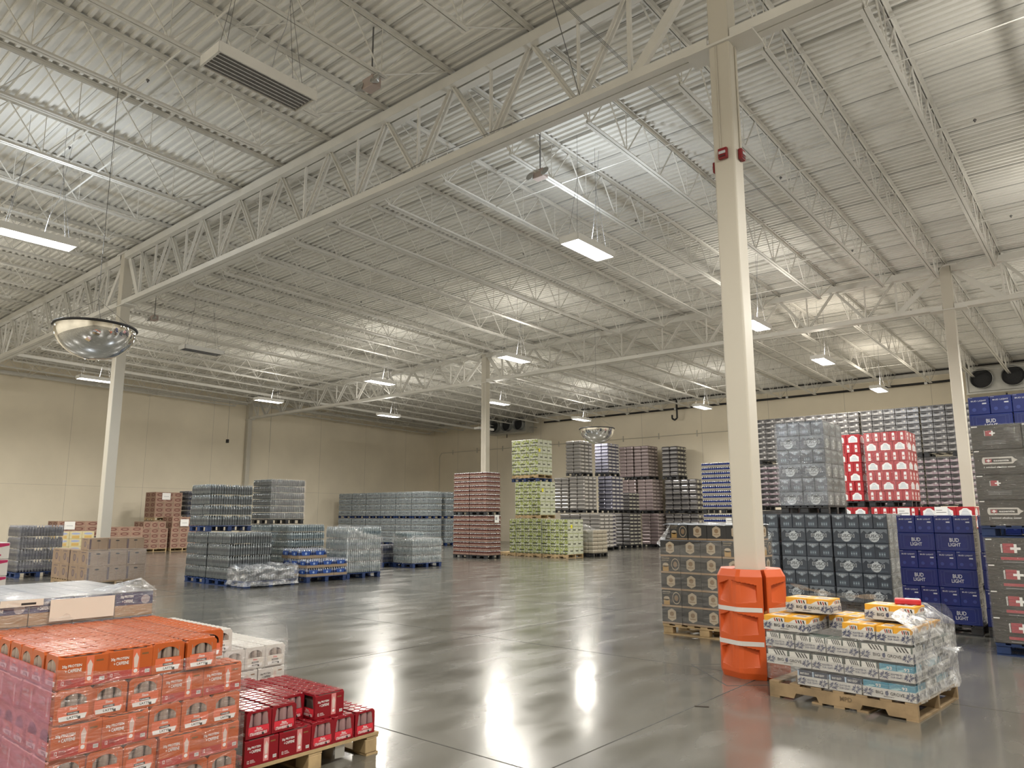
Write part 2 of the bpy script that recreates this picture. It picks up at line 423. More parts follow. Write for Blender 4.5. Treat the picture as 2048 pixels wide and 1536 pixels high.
# columns ---------------------------------------------------------------------
def column(x, y, label, cw=.25, conduit=False):
    t = thing('column', label, 'column', (x, y, 0), 0, 'square steel columns')
    b = MB(); h = cw / 2; b.bbox(-h, h, -h, h, 0, zd(y) - .12, .02, COLM); obj('shaft', b, t)
    b = MB(); b.box(-.2, .2, -.2, .2, 0, .02, STEEL); obj('base_plate', b, t)
    b = MB()
    b.box(-.42, .42, -.16, .16, ZB - .03, ZB - .002, STEEL); obj('girder_seat', b, t)
    b = MB(); b.box(-.3, .3, -.17, .17, zd(y) - .16, zd(y) - .11, STEEL); obj('cap_plate', b, t)
    if conduit:
        for dx, dy in ((-.03, -.134), (.134, 0.03)) if conduit == 2 else ((-.02, -.138), (.05, -.138)):
            c2 = MB(); c2.tube((dx, dy, 5.8 if conduit == 2 else 0.1), (dx, dy, ZB - .04), .008, COLM, 8); obj('conduit', c2, t)
    return t
column(COLX[2], G1, 'cream square column rising out of the orange column guard', conduit=2)
column(COLX[1], G1, 'pale column standing behind the hanging mirror dome near left', .26)
column(COLX[1], G2, 'cream column standing behind the red canned drink pallets', .26, conduit=1)
column(COLX[2], G2, 'pale column standing behind the blue beer pallets', .26)
column(-38.28, G2, 'wall column carrying the far girder at the left wall', .26, conduit=1)

# ------------------------------------------------------------------ high-bay light fixtures
LAMPC = (1.0, .95, .87)
def fixture_proto(lit):
    tray = MB(); W2, L2 = .21, .62
    tray.add([(-W2, -L2, 0), (W2, -L2, 0), (W2, L2, 0), (-W2, L2, 0), (-.15, -L2 + .03, .075), (.15, -L2 + .03, .075), (.15, L2 - .03, .075), (-.15, L2 - .03, .075)],
             [(4, 5, 6, 7), (0, 1, 5, 4), (1, 2, 6, 5), (2, 3, 7, 6), (3, 0, 4, 7)], M('fixture_enamel', (.75, .75, .73), .35))
    for x0, x1, y0, y1 in ((-W2, W2, -L2, -L2 + .02), (-W2, W2, L2 - .02, L2), (-W2, -W2 + .012, -L2, L2), (W2 - .012, W2, -L2, L2)):
        tray.box(x0, x1, y0, y1, .004, .105, MATS['fixture_enamel'])
    tray.box(-W2, W2, -L2, L2, .105, .112, MATS['fixture_enamel'])
    for x0, x1, y0, y1 in ((-W2, W2, -L2, -L2 + .025), (-W2, W2, L2 - .025, L2), (-W2, -W2 + .02, -L2, L2), (W2 - .02, W2, -L2, L2)):
        tray.box(x0, x1, y0, y1, -.012, .004, MATS['fixture_enamel'])
    refl = MB()
    for k in range(6):
        x = -.165 + k * .066
        refl.add([(x - .033, -.58, .002), (x - .033, .58, .002), (x, .58, .05), (x, -.58, .05), (x + .033, .58, .002), (x + .033, -.58, .002)],
                 [(0, 1, 2, 3), (3, 2, 4, 5)], M('fixture_reflector', (.22, .22, .23), .15, .9) if not lit else M('lit_reflector', (.8, .8, .8), .2, 0, emit=(LAMPC, 7)))
    tm = M('lit_tube', (.9, .9, .9), .3, emit=((1, .98, .95), 28)) if lit else M('unlit_tube', (.85, .86, .86), .15, coat=1)
    tube = MB(); tube.tube((0, -.585, 0), (0, .585, 0), .008, tm, 8)
    hang = MB()
    hang.tube((0, 0, 0), (0, 0, 1), .004, WIRE, 5); return tray.mesh('housing'), refl.mesh('reflector'), tube.mesh('tube')
FX = {True: fixture_proto(True), False: fixture_proto(False)}
def fixture(x, y, z, lit, label, color=LAMPC, seen=True, power=1.0):
    t = thing('highbay_light', label, 'ceiling light', (x, y, z), 0, 'high-bay lights')
    hm, rm, tm = FX[lit]
    obj('housing', hm, t); obj('reflector', rm, t)
    for k in range(6): obj('tube', tm, t, (-.165 + k * .066, 0, .022))
    top = zd(y) - .82
    for s in (-1, 1):
        b = MB(); b.tube((-.1, s * .5, .07), (0, s * .3, top - z), .003, WIRE, 5); b.tube((.1, s * .5, .07), (0, s * .3, top - z), .003, WIRE, 5)
        b.tube((0, s * .3, top - z), (0, s * .3, zd(y) - z), .003, WIRE, 5); obj('hanger_wire', b, t)
    b = MB(); pts = [(0, .1, .07), (.03, .16, .5), (-.02, .3, .9), (0, .45, zd(y) - z)]
    for p, q in zip(pts[:-1], pts[1:]): b.tube(p, q, .004, GREY, 6)
    obj('power_cord', b, t)
    if lit:
        l = bpy.data.lights.new('lamp_down', 'AREA'); l.shape = 'RECTANGLE'; l.size = .38; l.size_y = 1.16; l.energy = LAMP_W * power; l.color = color; l.spread = R(172)
        o = bpy.data.objects.new('lamp_down', l); C.objects.link(o); o.parent = t; o.location = (0, 0, -.02)
        l = bpy.data.lights.new('added_up_fill', 'POINT'); l.shadow_soft_size = .12; l.energy = UP_FILL_W * power; l.color = color  # added point light over the closed housing, lifts ceiling and girders
        o = bpy.data.objects.new('added_up_fill', l); C.objects.link(o); o.parent = t; o.location = (0, 0, .26)
    return t
COOL = (.86, .93, 1.0); WARM = (1.0, .90, .76); NEUT = (1.0, .95, .86)
LIGHTS = [
 (-14.4, 4.0, True, 'long lit light fixture cut by the left edge of the view', COOL),
 (-7.14, 10.84, True, 'lit two-lamp-row light hanging left of the guarded column', COOL),
 (-14.24, 17.3, True, 'lit light right beside the column top behind the red drink pallets', NEUT),
 (-6.85, 18.15, True, 'lit light almost hidden by the guarded column', NEUT),
 (-6.9, 23.9, True, 'lit light right of the guarded column, the higher of two', WARM),
 (-20.6, 17.2, True, 'lit light in front of the far girder truss at mid height', NEUT),
 (-27.7, 17.0, True, 'lit light below the left end of the far girder', NEUT),
 (-28.2, 10.2, True, 'lit light touching the pale column left of the far girder', NEUT),
 (-27.3, 23.4, True, 'lit light low over the row of bottled water pallets', NEUT),
 (-20.5, 23.8, True, 'lit light just above the three-fan cooler unit', NEUT),
 (-20.8, 30.7, True, 'lit light hanging above the far mirror dome', NEUT),
 (-14.2, 30.7, True, 'lit light by the back wall near the black pipe drop', NEUT),
 (-6.9, 30.8, True, 'lit light by the back wall above the silver can wall', WARM),
 (-7.05, 4.0, False, 'unlit six-tube light overhead near the top of the view', NEUT),
 (-20.8, 10.4, False, 'unlit light hanging beyond the near girder on the left', NEUT),
 (-27.5, 30.7, False, 'unlit light near the corner of the two walls', NEUT)]
for x, y, lit, lab, colr in LIGHTS: fixture(x, y, 6.5, lit, lab, colr)
for k, (x, y) in enumerate([(.3, 4.0), (.3, 10.6), (.1, 17.3), (.1, 24), (.1, 30.8), (7, 4), (7, 17.3), (7, 27), (-7, -3), (-14.4, -3), (0, -3), (-21, -3), (-21.5, 3.6), (-34, 3.6), (-28, -3)]):
    fixture(x, y, 6.5, True, 'lit high-bay light outside the framed view', NEUT)

# ------------------------------------------------------------------ pallets
def pallet_parts(W_, D_, mat, style):
    """local: near corner block centred; W along X, D along Y, height .14"""
    out = []
    hw, hd = W_ / 2, D_ / 2
    if style == 'stringer':              # notched stringers along X, boards along Y
        for y in (-hd + .02, 0, hd - .02):
            prof = [(-hw, .016), (-hw + .22, .016), (-hw + .24, .06), (-hw + .42, .06), (-hw + .44, .016), (hw - .44, .016), (hw - .42, .06), (hw - .24, .06), (hw - .22, .016), (hw, .016), (hw, .122), (-hw, .122)]
            b = MB(); n = len(prof)
            vs = [(x, y - .02, z) for x, z in prof] + [(x, y + .02, z) for x, z in prof]
            fs = [(k, (k + 1) % n, (k + 1) % n + n, k + n) for k in range(n)]
            tri = tessellate_polygon([[Vector((x, z, 0)) for x, z in prof]])
            b.add(vs, fs + [tuple(t) for t in tri] + [tuple(n + i for i in reversed(t)) for t in tri], mat); out.append(('stringer', b))
        for k in range(7):
            x = -hw + .045 + k * (W_ - .09) / 6
            b = MB(); b.box(x - .045, x + .045, -hd, hd, .123, .14, mat); out.append(('deck_board', b))
        for k in (0, 2, 3, 4, 6):
            x = -hw + .045 + k * (W_ - .09) / 6
            b = MB(); b.box(x - .045, x + .045, -hd, hd, 0, .015, mat); out.append(('bottom_board', b))
    else:
        b = MB()
        for k in range(7):
            x = -hw + .045 + k * (W_ - .09) / 6
            b.box(x - .05, x + .05, -hd, hd, .122, .14, mat)
        for y in (-hd + .05, 0, hd - .05): b.box(-hw, hw, y - .05, y + .05, .105, .1215, mat)
        out.append(('deck', b))
        for x in (-hw + .07, 0, hw - .07):
            for y in (-hd + .06, 0, hd - .06):
                b = MB(); b.bbox(x - .07, x + .07, y - .05, y + .05, .016, .1045, .006, mat); out.append(('block', b))
        for y in (-hd + .05, 0, hd - .05):
            b = MB(); b.box(-hw, hw, y - .05, y + .05, 0, .015, mat); out.append(('skid', b))
    return out
_pal = {}
def pallet(xc, yc, z, W_, D_, mat, style, label, rz=0, full=False, turn=False):
    key = (round(W_, 2), round(D_, 2), mat.name, style, full)
    if turn: W_, D_ = D_, W_; rz = rz + math.pi / 2; key = (round(W_, 2), round(D_, 2), mat.name, style, full)
    if key not in _pal:
        parts = pallet_parts(W_, D_, mat, style)
        if full: _pal[key] = [(n, b.mesh(n)) for n, b in parts]
        else:
            j = MB()
            for _, b in parts: j.add(b.v, b.f, mat)
            _pal[key] = j.mesh('pallet')
    g = 'wooden pallets' if 'wood' in mat.name and 'blue' not in mat.name else ('blue pallets' if mat is BLUEP else 'black plastic pallets')
    if full:
        t = thing('pallet', label, 'pallet', (xc, yc, z), rz, g)
        for n, me in _pal[key]: obj(n, me, t)
        return t
    return tag(obj('pallet', _pal[key], None, (xc, yc, z), rz), label, 'pallet', g)

# ================================================================== GOODS
def zig(f, w_, v0, v1, mat, n=5, seed=1, lift=0):
    rnd = random.Random(seed); top = [(-w_ / 2, v1), (w_ / 2, v1)]
    pts = [(w_ / 2 - w_ * k / n, v0 + (v1 - v0) * rnd.uniform(.05, .75) * (k % 2)) for k in range(n + 1)]
    f.poly([(-w_ / 2, v1)] + [(w_ / 2 - (w_ / 2 + x), y) for x, y in [(-p[0], p[1]) for p in pts]][::1] + [(w_ / 2, v1)] if False else
           [(w_ / 2, v1), (-w_ / 2, v1)] + [(-w_ / 2 + w_ * k / n, v0 + (v1 - v0) * rnd.uniform(.05, .7) * (k % 2)) for k in range(n + 1)], mat, lift)
def body(w_, d_, h_, mat, c=.006, seg=1):
    b = MB(); b.bbox(-w_ / 2, w_ / 2, -d_ / 2, d_ / 2, 0, h_, min(c, h_ / 3), mat, seg=seg); return b
def faces(b, w_, d_, sides='frbl'):
    for s in sides:
        fw = w_ if s in 'fb' else d_
        yield Face(b, s, w_, d_), fw, s
CB = {}
def kind(fn): CB[fn.__name__] = fn; return fn

BUS = M('beer_case_slate', (.040, .047, .058), .28, var=(3, .3)); BUSL = M('slate_mountain_print', (.125, .14, .155), .35); BUSD = M('pale_badge_print', (.40, .42, .42), .35)
@kind
def mountain_big(w_, d_, h_):
    b = body(w_, d_, h_, BUS)
    for f, fw, s in faces(b, w_, d_):
        zig(f, fw * .93, h_ * .66, h_ * .96, BUSL, 8, 3)
        zig(f, fw * .8, h_ * .12, h_ * .2, M('slate_shade_print', (.07, .088, .105), .35), 6, 5)
        f.disc(0, h_ * .42, h_ * .33, BUSD, .0003); zig(f, h_ * .42, h_ * .62, h_ * .60, BUSD, 4, 9, .0003)
        f.poly([(-h_ * .2, h_ * .62), (-h_ * .06, h_ * .80), (0, h_ * .72), (h_ * .08, h_ * .84), (h_ * .2, h_ * .62)], BUSD, .0003)
        f.text('BUSCH', 0, h_ * .50, h_ * .26, BUSD, h_ * 1.06, .0005, 0, .075); f.text('BUSCH', 0, h_ * .50, h_ * .21, INK, h_ * 1.0, .0009); f.text('LIGHT', 0, h_ * .27, h_ * .13, INK, h_ * .46)
    return b
@kind
def mountain_small(w_, d_, h_):
    b = body(w_, d_, h_, BUS)
    for f, fw, s in faces(b, w_, d_):
        f.poly([(-fw * .46, h_ * .94), (-fw * .44, h_ * .80), (-fw * .2, h_ * .72), (0, h_ * .6), (fw * .2, h_ * .70), (fw * .44, h_ * .82), (fw * .46, h_ * .94)], BUSL)
        f.text('BUSCH', 0, h_ * .82, h_ * .09, BUSD, fw * .5); f.disc(0, h_ * .73, h_ * .09, M('slate_badge_ring', (.24, .28, .30), .4), .0002, 12)
        for k in (-1, 0, 1):
            f.rect(k * fw * .17 - fw * .065, k * fw * .17 + fw * .065, h_ * .14, h_ * .42, M('slate_can_print', (.10, .125, .145), .35))
            f.rect(k * fw * .17 - fw * .045, k * fw * .17 + fw * .045, h_ * .24, h_ * .33, M('slate_badge_ring', (.24, .28, .30), .4), .0002)
    return b
BUD = M('beer_case_navy', (.006, .015, .100), .27, var=(2, .2)); BUDL = M('navy_frame_line', (.035, .06, .18), .35); BUDT = M('silver_lettering', (.42, .43, .46), .35)
@kind
def navy_big(w_, d_, h_):
    b = body(w_, d_, h_, BUD)
    for f, fw, s in faces(b, w_, d_):
        f.frame(-fw * .42, fw * .42, h_ * .08, h_ * .92, h_ * .012, BUDL); f.frame(-fw * .34, fw * .34, h_ * .16, h_ * .86, h_ * .012, BUDL)
        f.text('BUD', 0, h_ * .62, h_ * .22, BUDT, h_ * .46); f.text('LIGHT', 0, h_ * .36, h_ * .20, BUDT, h_ * .60)
    return b
@kind
def navy_small(w_, d_, h_):
    b = body(w_, d_, h_, BUD)
    for f, fw, s in faces(b, w_, d_):
        f.text('BUD LIGHT', 0, h_ * .78, h_ * .075, BUDT, fw * .72); f.text('BUD LIGHT', -fw * .36, h_ * .95, h_ * .035, BUDT, fw * .16)
        f.rect(fw * .16, fw * .36, h_ * .58, h_ * .65, BUDT)
        for k in (-1, 1): f.disc(k * fw * .24, h_ * .28, fw * .10, M('navy_glass_print', (.018, .035, .17), .35), 0, 12)
    return b
ESS = M('water_case_charcoal', (.030, .0285, .0265), .35, var=(2, .15)); ESR = M('crimson_print', (.34, .045, .06), .4)
def ess_logo(f, u, v, s_, text=True):
    for k in range(3): f.rect(u - s_ * .62, u + s_ * .25, v - s_ * .42 + k * s_ * .3, v - s_ * .14 + k * s_ * .3, ESR)
    f.rect(u - s_ * .05, u + s_ * .75, v - s_ * .11, v + s_ * .11, WHITE, .0005); f.rect(u + s_ * .24, u + s_ * .46, v - s_ * .4, v + s_ * .4, WHITE, .0005)
    if text: f.text('essentia', u - s_ * .74, v, s_ * .16, WHITE, s_ * .8, rot=math.pi / 2)
@kind
def plus_big(w_, d_, h_):
    b = body(w_, d_, h_, ESS)
    for f, fw, s in faces(b, w_, d_):
        ess_logo(f, 0, h_ * .60, h_ * .42); f.rect(-h_ * .36, h_ * .52, h_ * .16, h_ * .27, ESR); f.rect(-fw * .48, -fw * .36, h_ * .92, h_ * .96, WHITE)
        f.rect(-h_ * .3, h_ * .4, h_ * .07, h_ * .085, GREY)
    return b
@kind
def plus_small(w_, d_, h_):
    b = body(w_, d_, h_, ESS)
    for f, fw, s in faces(b, w_, d_):
        ess_logo(f, -fw * .12, h_ * .66, h_ * .24); f.rect(-fw * .48, -fw * .36, h_ * .93, h_ * .97, WHITE)
        for k in range(3): f.rect(-fw * .28, fw * .18, h_ * (.34 - .06 * k), h_ * (.348 - .06 * k), GREY)
    return b
@kind
def plus_pill(w_, d_, h_):
    b = body(w_, d_, h_, ESS); PL = M('pale_pill_print', (.52, .50, .47), .4)
    for f, fw, s in faces(b, w_, d_):
        u0, u1 = -fw * .34, fw * .30
        f.poly([(u0, h_ * .5), (u0 + .012, h_ * .42), (u1 - .02, h_ * .42), (u1, h_ * .5), (u1 + .03, h_ * .56), (u1, h_ * .62), (u1 - .02, h_ * .70), (u0 + .012, h_ * .70), (u0, h_ * .62)], PL)
        f.rect(u0 + .03, u1 - .03, h_ * .48, h_ * .64, ESS, .0003); f.rect(u0 + .035, u0 + .10, h_ * .50, h_ * .62, ESR, .0006)
        f.rect(u0 + .058, u0 + .076, h_ * .51, h_ * .61, WHITE, .0009); f.rect(u0 + .045, u0 + .09, h_ * .545, h_ * .575, WHITE, .0009)
        f.text('essentia', (u0 + u1) / 2 + .03, h_ * .56, h_ * .075, WHITE, fw * .30, .0009)
        f.text('1 ionized alkaline water', 0, h_ * .30, h_ * .06, WHITE, fw * .62); f.rect(-fw * .48, -fw * .38, h_ * .93, h_ * .97, WHITE)
    return b
DBR = M('beer_case_black', (.024, .025, .027), .4); HEX = M('cream_badge', (.44, .37, .27), .5); HEXD = M('tan_badge_centre', (.24, .16, .09), .5)
def hexbadge(f, u, v, s_):
    f.poly([(u - s_ * .38, v - s_ * .32), (u, v - s_ * .52), (u + s_ * .38, v - s_ * .32), (u + s_ * .38, v + s_ * .30), (u + s_ * .2, v + s_ * .42), (u, v + s_ * .52), (u - s_ * .2, v + s_ * .42), (u - s_ * .38, v + s_ * .30)], HEX)
    f.disc(u, v + s_ * .08, s_ * .2, HEXD, .0005, 10); f.rect(u - s_ * .25, u + s_ * .25, v - s_ * .26, v - s_ * .2, HEXD, .0005)
@kind
def badge_case(w_, d_, h_):
    b = body(w_, d_, h_, DBR, .003)
    for f, fw, s in faces(b, w_, d_):
        f.rect(-fw * .495, fw * .495, .002, h_ * .12, KRAFT); hexbadge(f, 0, h_ * .55, h_ * .72)
    return b
@kind
def glass_case(w_, d_, h_):
    b = body(w_, d_, h_, DBR, .003); G = M('amber_glass_print', (.42, .26, .08), .5)
    for f, fw, s in faces(b, w_, d_):
        f.rect(-fw * .495, fw * .495, .002, h_ * .12, KRAFT)
        f.text('PAULANER', -fw * .24, h_ * .9, h_ * .08, HEX, fw * .40); f.text('MUNICH LAGER', -fw * .26, h_ * .78, h_ * .05, HEX, fw * .34)
        f.rect(-fw * .40, -fw * .10, h_ * .13, h_ * .46, G); f.disc(-fw * .25, h_ * .5, fw * .15, HEX, 0, 14, h_ * .13)
        f.disc(fw * .24, h_ * .55, fw * .20, HEX, 0, 18, h_ * .36); f.disc(fw * .24, h_ * .55, fw * .175, DBR, .0003, 18, h_ * .31); f.disc(fw * .24, h_ * .55, fw * .10, HEXD, .0006, 12, h_ * .18)
    return b
REDC = M('red_carton', (.36, .014, .022), .35)
@kind
def red_can_case(w_, d_, h_):
    b = body(w_, d_, h_, REDC)
    for f, fw, s in faces(b, w_, d_):
        f.rect(-fw * .15, fw * .15, h_ * .12, h_ * .84, WHITE); f.rect(-fw * .11, fw * .11, h_ * .84, h_ * .90, GREY)
        f.rect(-fw * .12, fw * .12, h_ * .40, h_ * .58, M('faded_red_print', (.5, .12, .12), .5), .0003); f.rect(-fw * .12, fw * .12, h_ * .2, h_ * .26, GREY, .0003)
    return b
@kind
def red_arch_case(w_, d_, h_):
    b = body(w_, d_, h_, REDC)
    for f, fw, s in faces(b, w_, d_):
        f.poly([(-fw * .34, h_ * .14), (fw * .34, h_ * .14), (fw * .34, h_ * .62), (fw * .2, h_ * .74), (fw * .1, h_ * .86), (-fw * .1, h_ * .86), (-fw * .2, h_ * .74), (-fw * .34, h_ * .62)], WHITE)
        for k in range(4): f.rect(-fw * (.12 + .05 * k), fw * (.12 + .05 * k), h_ * (.68 - .14 * k), h_ * (.73 - .14 * k), M('blue_grey_print', (.25, .32, .42), .5), .0004)
    return b
SIL = M('silver_case', (.10, .10, .105), .25, .3, var=(5, .3)); SILW = M('silver_wave_print', (.21, .21, .215), .2, .3)
def silver(w_, d_, h_, tint):
    b = body(w_, d_, h_, SIL, .01)
    for f, fw, s in faces(b, w_, d_):
        f.poly([(-fw * .47, h_ * .10), (fw * .47, h_ * .10), (fw * .47, h_ * .50), (fw * .1, h_ * .60), (-fw * .2, h_ * .42), (-fw * .47, h_ * .52)], tint)
        f.rect(-fw * .40, fw * .02, h_ * .58, h_ * .80, INK); f.disc(fw * .26, h_ * .55, h_ * .17, M('soft_grey_print', (.40, .40, .40), .35), .0004, 10); f.rect(-fw * .30, fw * .05, h_ * .22, h_ * .36, M('soft_grey_print', (.40, .40, .40), .35), .0004)
    return b
@kind
def silver_case(w_, d_, h_): return silver(w_, d_, h_, SILW)
@kind
def plum_silver_case(w_, d_, h_): return silver(w_, d_, h_, M('plum_wave_print', (.34, .27, .31), .25, .2))
def lime_mat():
    m = bpy.data.materials.new('lime_floral_print'); m.use_nodes = True; nt = m.node_tree; L = nt.links; N = nt.nodes.new; b = nt.nodes['Principled BSDF']
    tc = N('ShaderNodeTexCoord'); v = N('ShaderNodeTexVoronoi'); v.inputs['Scale'].default_value = 13; n = N('ShaderNodeTexNoise'); n.inputs['Scale'].default_value = 5
    L.new(tc.outputs['Object'], v.inputs['Vector']); L.new(tc.outputs['Object'], n.inputs['Vector'])
    r = N('ShaderNodeValToRGB'); r.color_ramp.interpolation = 'CONSTANT'; e = r.color_ramp.elements
    e[0].position = 0; e[0].color = (.045, .06, .02, 1); e[1].position = .16; e[1].color = (.26, .31, .06, 1)
    for p, c_ in ((.42, (.46, .48, .40)), (.66, (.28, .33, .09)), (.8, (.12, .15, .07))):
        q = e.new(p); q.color = (*c_, 1)
    mx = N('ShaderNodeMath'); mx.operation = 'MULTIPLY_ADD'; mx.inputs[1].default_value = .55; L.new(v.outputs['Color'], mx.inputs[0]); L.new(n.outputs['Fac'], mx.inputs[2])
    sb = N('ShaderNodeMath'); sb.operation = 'SUBTRACT'; sb.inputs[1].default_value = .22; L.new(mx.outputs[0], sb.inputs[0])
    L.new(sb.outputs[0], r.inputs['Fac']); L.new(r.outputs['Color'], b.inputs['Base Color']); b.inputs['Roughness'].default_value = .4
    return m
LIME = lime_mat()
def lime(w_, d_, h_, o):
    b = body(w_, d_, h_, LIME, .006); D = M('dark_olive_bar', (.045, .05, .035), .4); P = M('pale_floral_panel', (.50, .53, .42), .5, var=(40, .3))
    for f, fw, s in faces(b, w_, d_):
        if s in 'rl': f.rect(-fw * .47, fw * .47, h_ * .06, h_ * .94, P)
        f.rect(-fw * .48 if o else -fw * .05, fw * .05 if o else fw * .48, h_ * .40, h_ * .56, D, .0004)
        if s in 'fb': f.rect(-fw * .45, fw * .45, h_ * .05, h_ * .15, D, .0004)
    return b
@kind
def lime_case(w_, d_, h_): return lime(w_, d_, h_, True)
@kind
def lime_case_b(w_, d_, h_): return lime(w_, d_, h_, False)
def roll(w_, d_, h_, a, bcol, side=None):
    b = MB(); b.bbox(-w_ / 2, w_ / 2, -d_ / 2, d_ / 2, 0, h_, h_ * .3, a, seg=3)
    for f, fw, s in faces(b, w_, d_):
        f.rect(-fw * .42, fw * .42, h_ * .32, h_ * .52, bcol)
        if side and s in 'rl': f.rect(-fw * .5 + h_ * .3, fw * .5 - h_ * .3, h_ * .3, h_ * .7, side, .0003)
    return b
@kind
def roll_silver(w_, d_, h_): return roll(w_, d_, h_, M('silver_wrap', (.30, .29, .28), .18, .3), M('wrap_dark_band', (.08, .08, .085), .3), M('wrap_pale_band', (.45, .44, .42), .3))
@kind
def roll_plum(w_, d_, h_): return roll(w_, d_, h_, M('plum_wrap', (.30, .25, .25), .2, .25), M('wrap_plum_band', (.14, .10, .11), .3), M('wrap_pink_band', (.46, .40, .39), .3))
@kind
def roll_dark(w_, d_, h_): return roll(w_, d_, h_, M('charcoal_wrap', (.12, .115, .12), .22, .2), M('wrap_grey_band', (.26, .25, .24), .3), M('wrap_cream_band', (.46, .45, .38), .3))
@kind
def roll_cream(w_, d_, h_): return roll(w_, d_, h_, M('cream_wrap', (.40, .37, .30), .25), M('wrap_tan_band', (.26, .23, .18), .3))
@kind
def roll_indigo(w_, d_, h_): return roll(w_, d_, h_, M('indigo_wrap', (.16, .16, .21), .18, .3), M('wrap_white_band', (.30, .30, .35), .3), M('wrap_pale_band', (.45, .44, .42), .3))
def can_tray(w_, d_, h_, top, tray):
    b = MB(); b.box(-w_ / 2, w_ / 2, -d_ / 2, d_ / 2, 0, h_ * .42, tray)
    n, m = max(3, round(w_ / .066)), max(3, round(d_ / .066)); r = min(w_ / n, d_ / m) / 2 * .97
    for i in range(n):
        for j in range(m):
            if i in (0, n - 1) or j in (0, m - 1):
                T = Matrix.Translation((-w_ / 2 + (i + .5) * w_ / n, -d_ / 2 + (j + .5) * d_ / m, 0))
                b.lathe([(r, h_ * .3), (r, h_ * .80)], top, 8, T, cap=False); b.lathe([(r, h_ * .80), (r * .78, h_ * .93), (r * .78, h_ * .97)], M('can_shoulder_silver', (.42, .42, .43), .25, .6), 8, T)
    return b
@kind
def red_can_tray(w_, d_, h_): return can_tray(w_, d_, h_, M('dull_red_can', (.115, .042, .035), .3, .3), M('rosy_tray', (.20, .125, .10), .5, var=(9, .25)))
@kind
def blue_can_tray(w_, d_, h_): return can_tray(w_, d_, h_, M('blue_can', (.02, .04, .19), .25, .3), M('greige_tray', (.25, .23, .20), .6))
def bottle_pack(w_, d_, h_, bot, lab, cap, tray=None):
    b = MB(); p = .068; n, m = max(4, round(w_ / p)), max(3, round(d_ / p)); r = min(w_ / n, d_ / m) / 2 * .96
    z0 = .01
    if tray: b.box(-w_ / 2, w_ / 2, -d_ / 2, d_ / 2, 0, h_ * .3, tray); z0 = h_ * .25
    for i in range(n):
        for j in range(m):
            if i in (0, n - 1) or j in (0, m - 1):
                T = Matrix.Translation((-w_ / 2 + (i + .5) * w_ / n, -d_ / 2 + (j + .5) * d_ / m, 0))
                b.lathe([(r * .85, z0), (r, h_ * .1 + z0), (r, h_ * .34)], bot, 8, T, cap=False)
                b.lathe([(r * .98, h_ * .34), (r * .98, h_ * .60)], lab, 8, T, cap=False)
                b.lathe([(r, h_ * .60), (r * .9, h_ * .74), (r * .42, h_ * .90)], bot, 8, T, cap=False)
                b.lathe([(r * .44, h_ * .90), (r * .44, h_ * .985)], cap, 6, T)
    b.bbox(-w_ / 2 + .03, w_ / 2 - .03, -d_ / 2 + .03, d_ / 2 - .03, .02, h_ * .8, .01, lab, seg=1)
    return b
BOT = M('clear_bottle_plastic', (.13, .145, .15), .10, .2, coat=.7)
@kind
def plain_bottles(w_, d_, h_): return bottle_pack(w_, d_, h_, BOT, M('grey_bottle_label', (.085, .09, .095), .25), M('white_cap', (.34, .36, .37), .35))
@kind
def blue_label_bottles(w_, d_, h_): return bottle_pack(w_, d_, h_, M('bluish_bottle_plastic', (.25, .29, .31), .14, .1, coat=.5), M('white_blue_bottle_label', (.07, .10, .17), .3, var=(16, .5, (.36, .39, .40))), M('pale_cap', (.45, .47, .49), .4))
@kind
def white_label_bottles(w_, d_, h_): return bottle_pack(w_, d_, h_, M('milky_bottle_plastic', (.25, .29, .30), .12, .15, coat=.6), M('teal_bottle_label', (.09, .14, .17), .3, var=(16, .4, (.26, .32, .35))), M('pale_cap', (.45, .47, .49), .4))
@kind
def navy_bottles(w_, d_, h_): return bottle_pack(w_, d_, h_, M('dark_bottle_plastic', (.07, .075, .095), .10, .3, coat=.8), M('navy_bottle_label', (.022, .026, .05), .2), M('silver_cap', (.4, .4, .45), .3, .5))
@kind
def sparkling_case(w_, d_, h_):
    b = bottle_pack(w_, d_, h_, M('blue_bottle_plastic', (.22, .25, .32), .1, .2, coat=.6), M('blue_bottle_label', (.02, .045, .16), .25), M('bright_cap', (.55, .55, .58), .25, .4), M('tan_tray', (.27, .20, .13), .6))
    for f, fw, s in faces(b, w_, d_):
        f.poly([(-fw * .25, h_ * .30), (fw * .25, h_ * .30), (fw * .34, h_ * .74), (-fw * .34, h_ * .74)], M('blue_wrap_print', (.02, .07, .28), .3), .001)
        f.disc(0, h_ * .5, h_ * .14, M('pale_blue_print', (.3, .4, .6), .3), .002, 10)
    return b
@kind
def kraft_case(w_, d_, h_):
    b = body(w_, d_, h_, KRAFTD, .003); PR = M('violet_ink', (.115, .085, .09), .7)
    for f, fw, s in faces(b, w_, d_):
        if s in 'fb': f.disc(0, h_ * .5, h_ * .24, PR, 0, 16); f.disc(0, h_ * .5, h_ * .17, M('violet_ink_pale', (.19, .14, .125), .7), .0003, 14); f.rect(-fw * .25, fw * .25, h_ * .85, h_ * .9, PR); f.rect(fw * .3, fw * .45, h_ * .15, h_ * .5, M('violet_ink_pale', (.19, .14, .125), .7))
        else:
            f.disc(0, h_ * .78, fw * .11, INK, 0, 12, h_ * .05); f.rect(-.002, .002, .01, h_ * .7, PR); f.rect(-fw * .48, -fw * .38, h_ * .1, h_ * .9, PR)
    return b
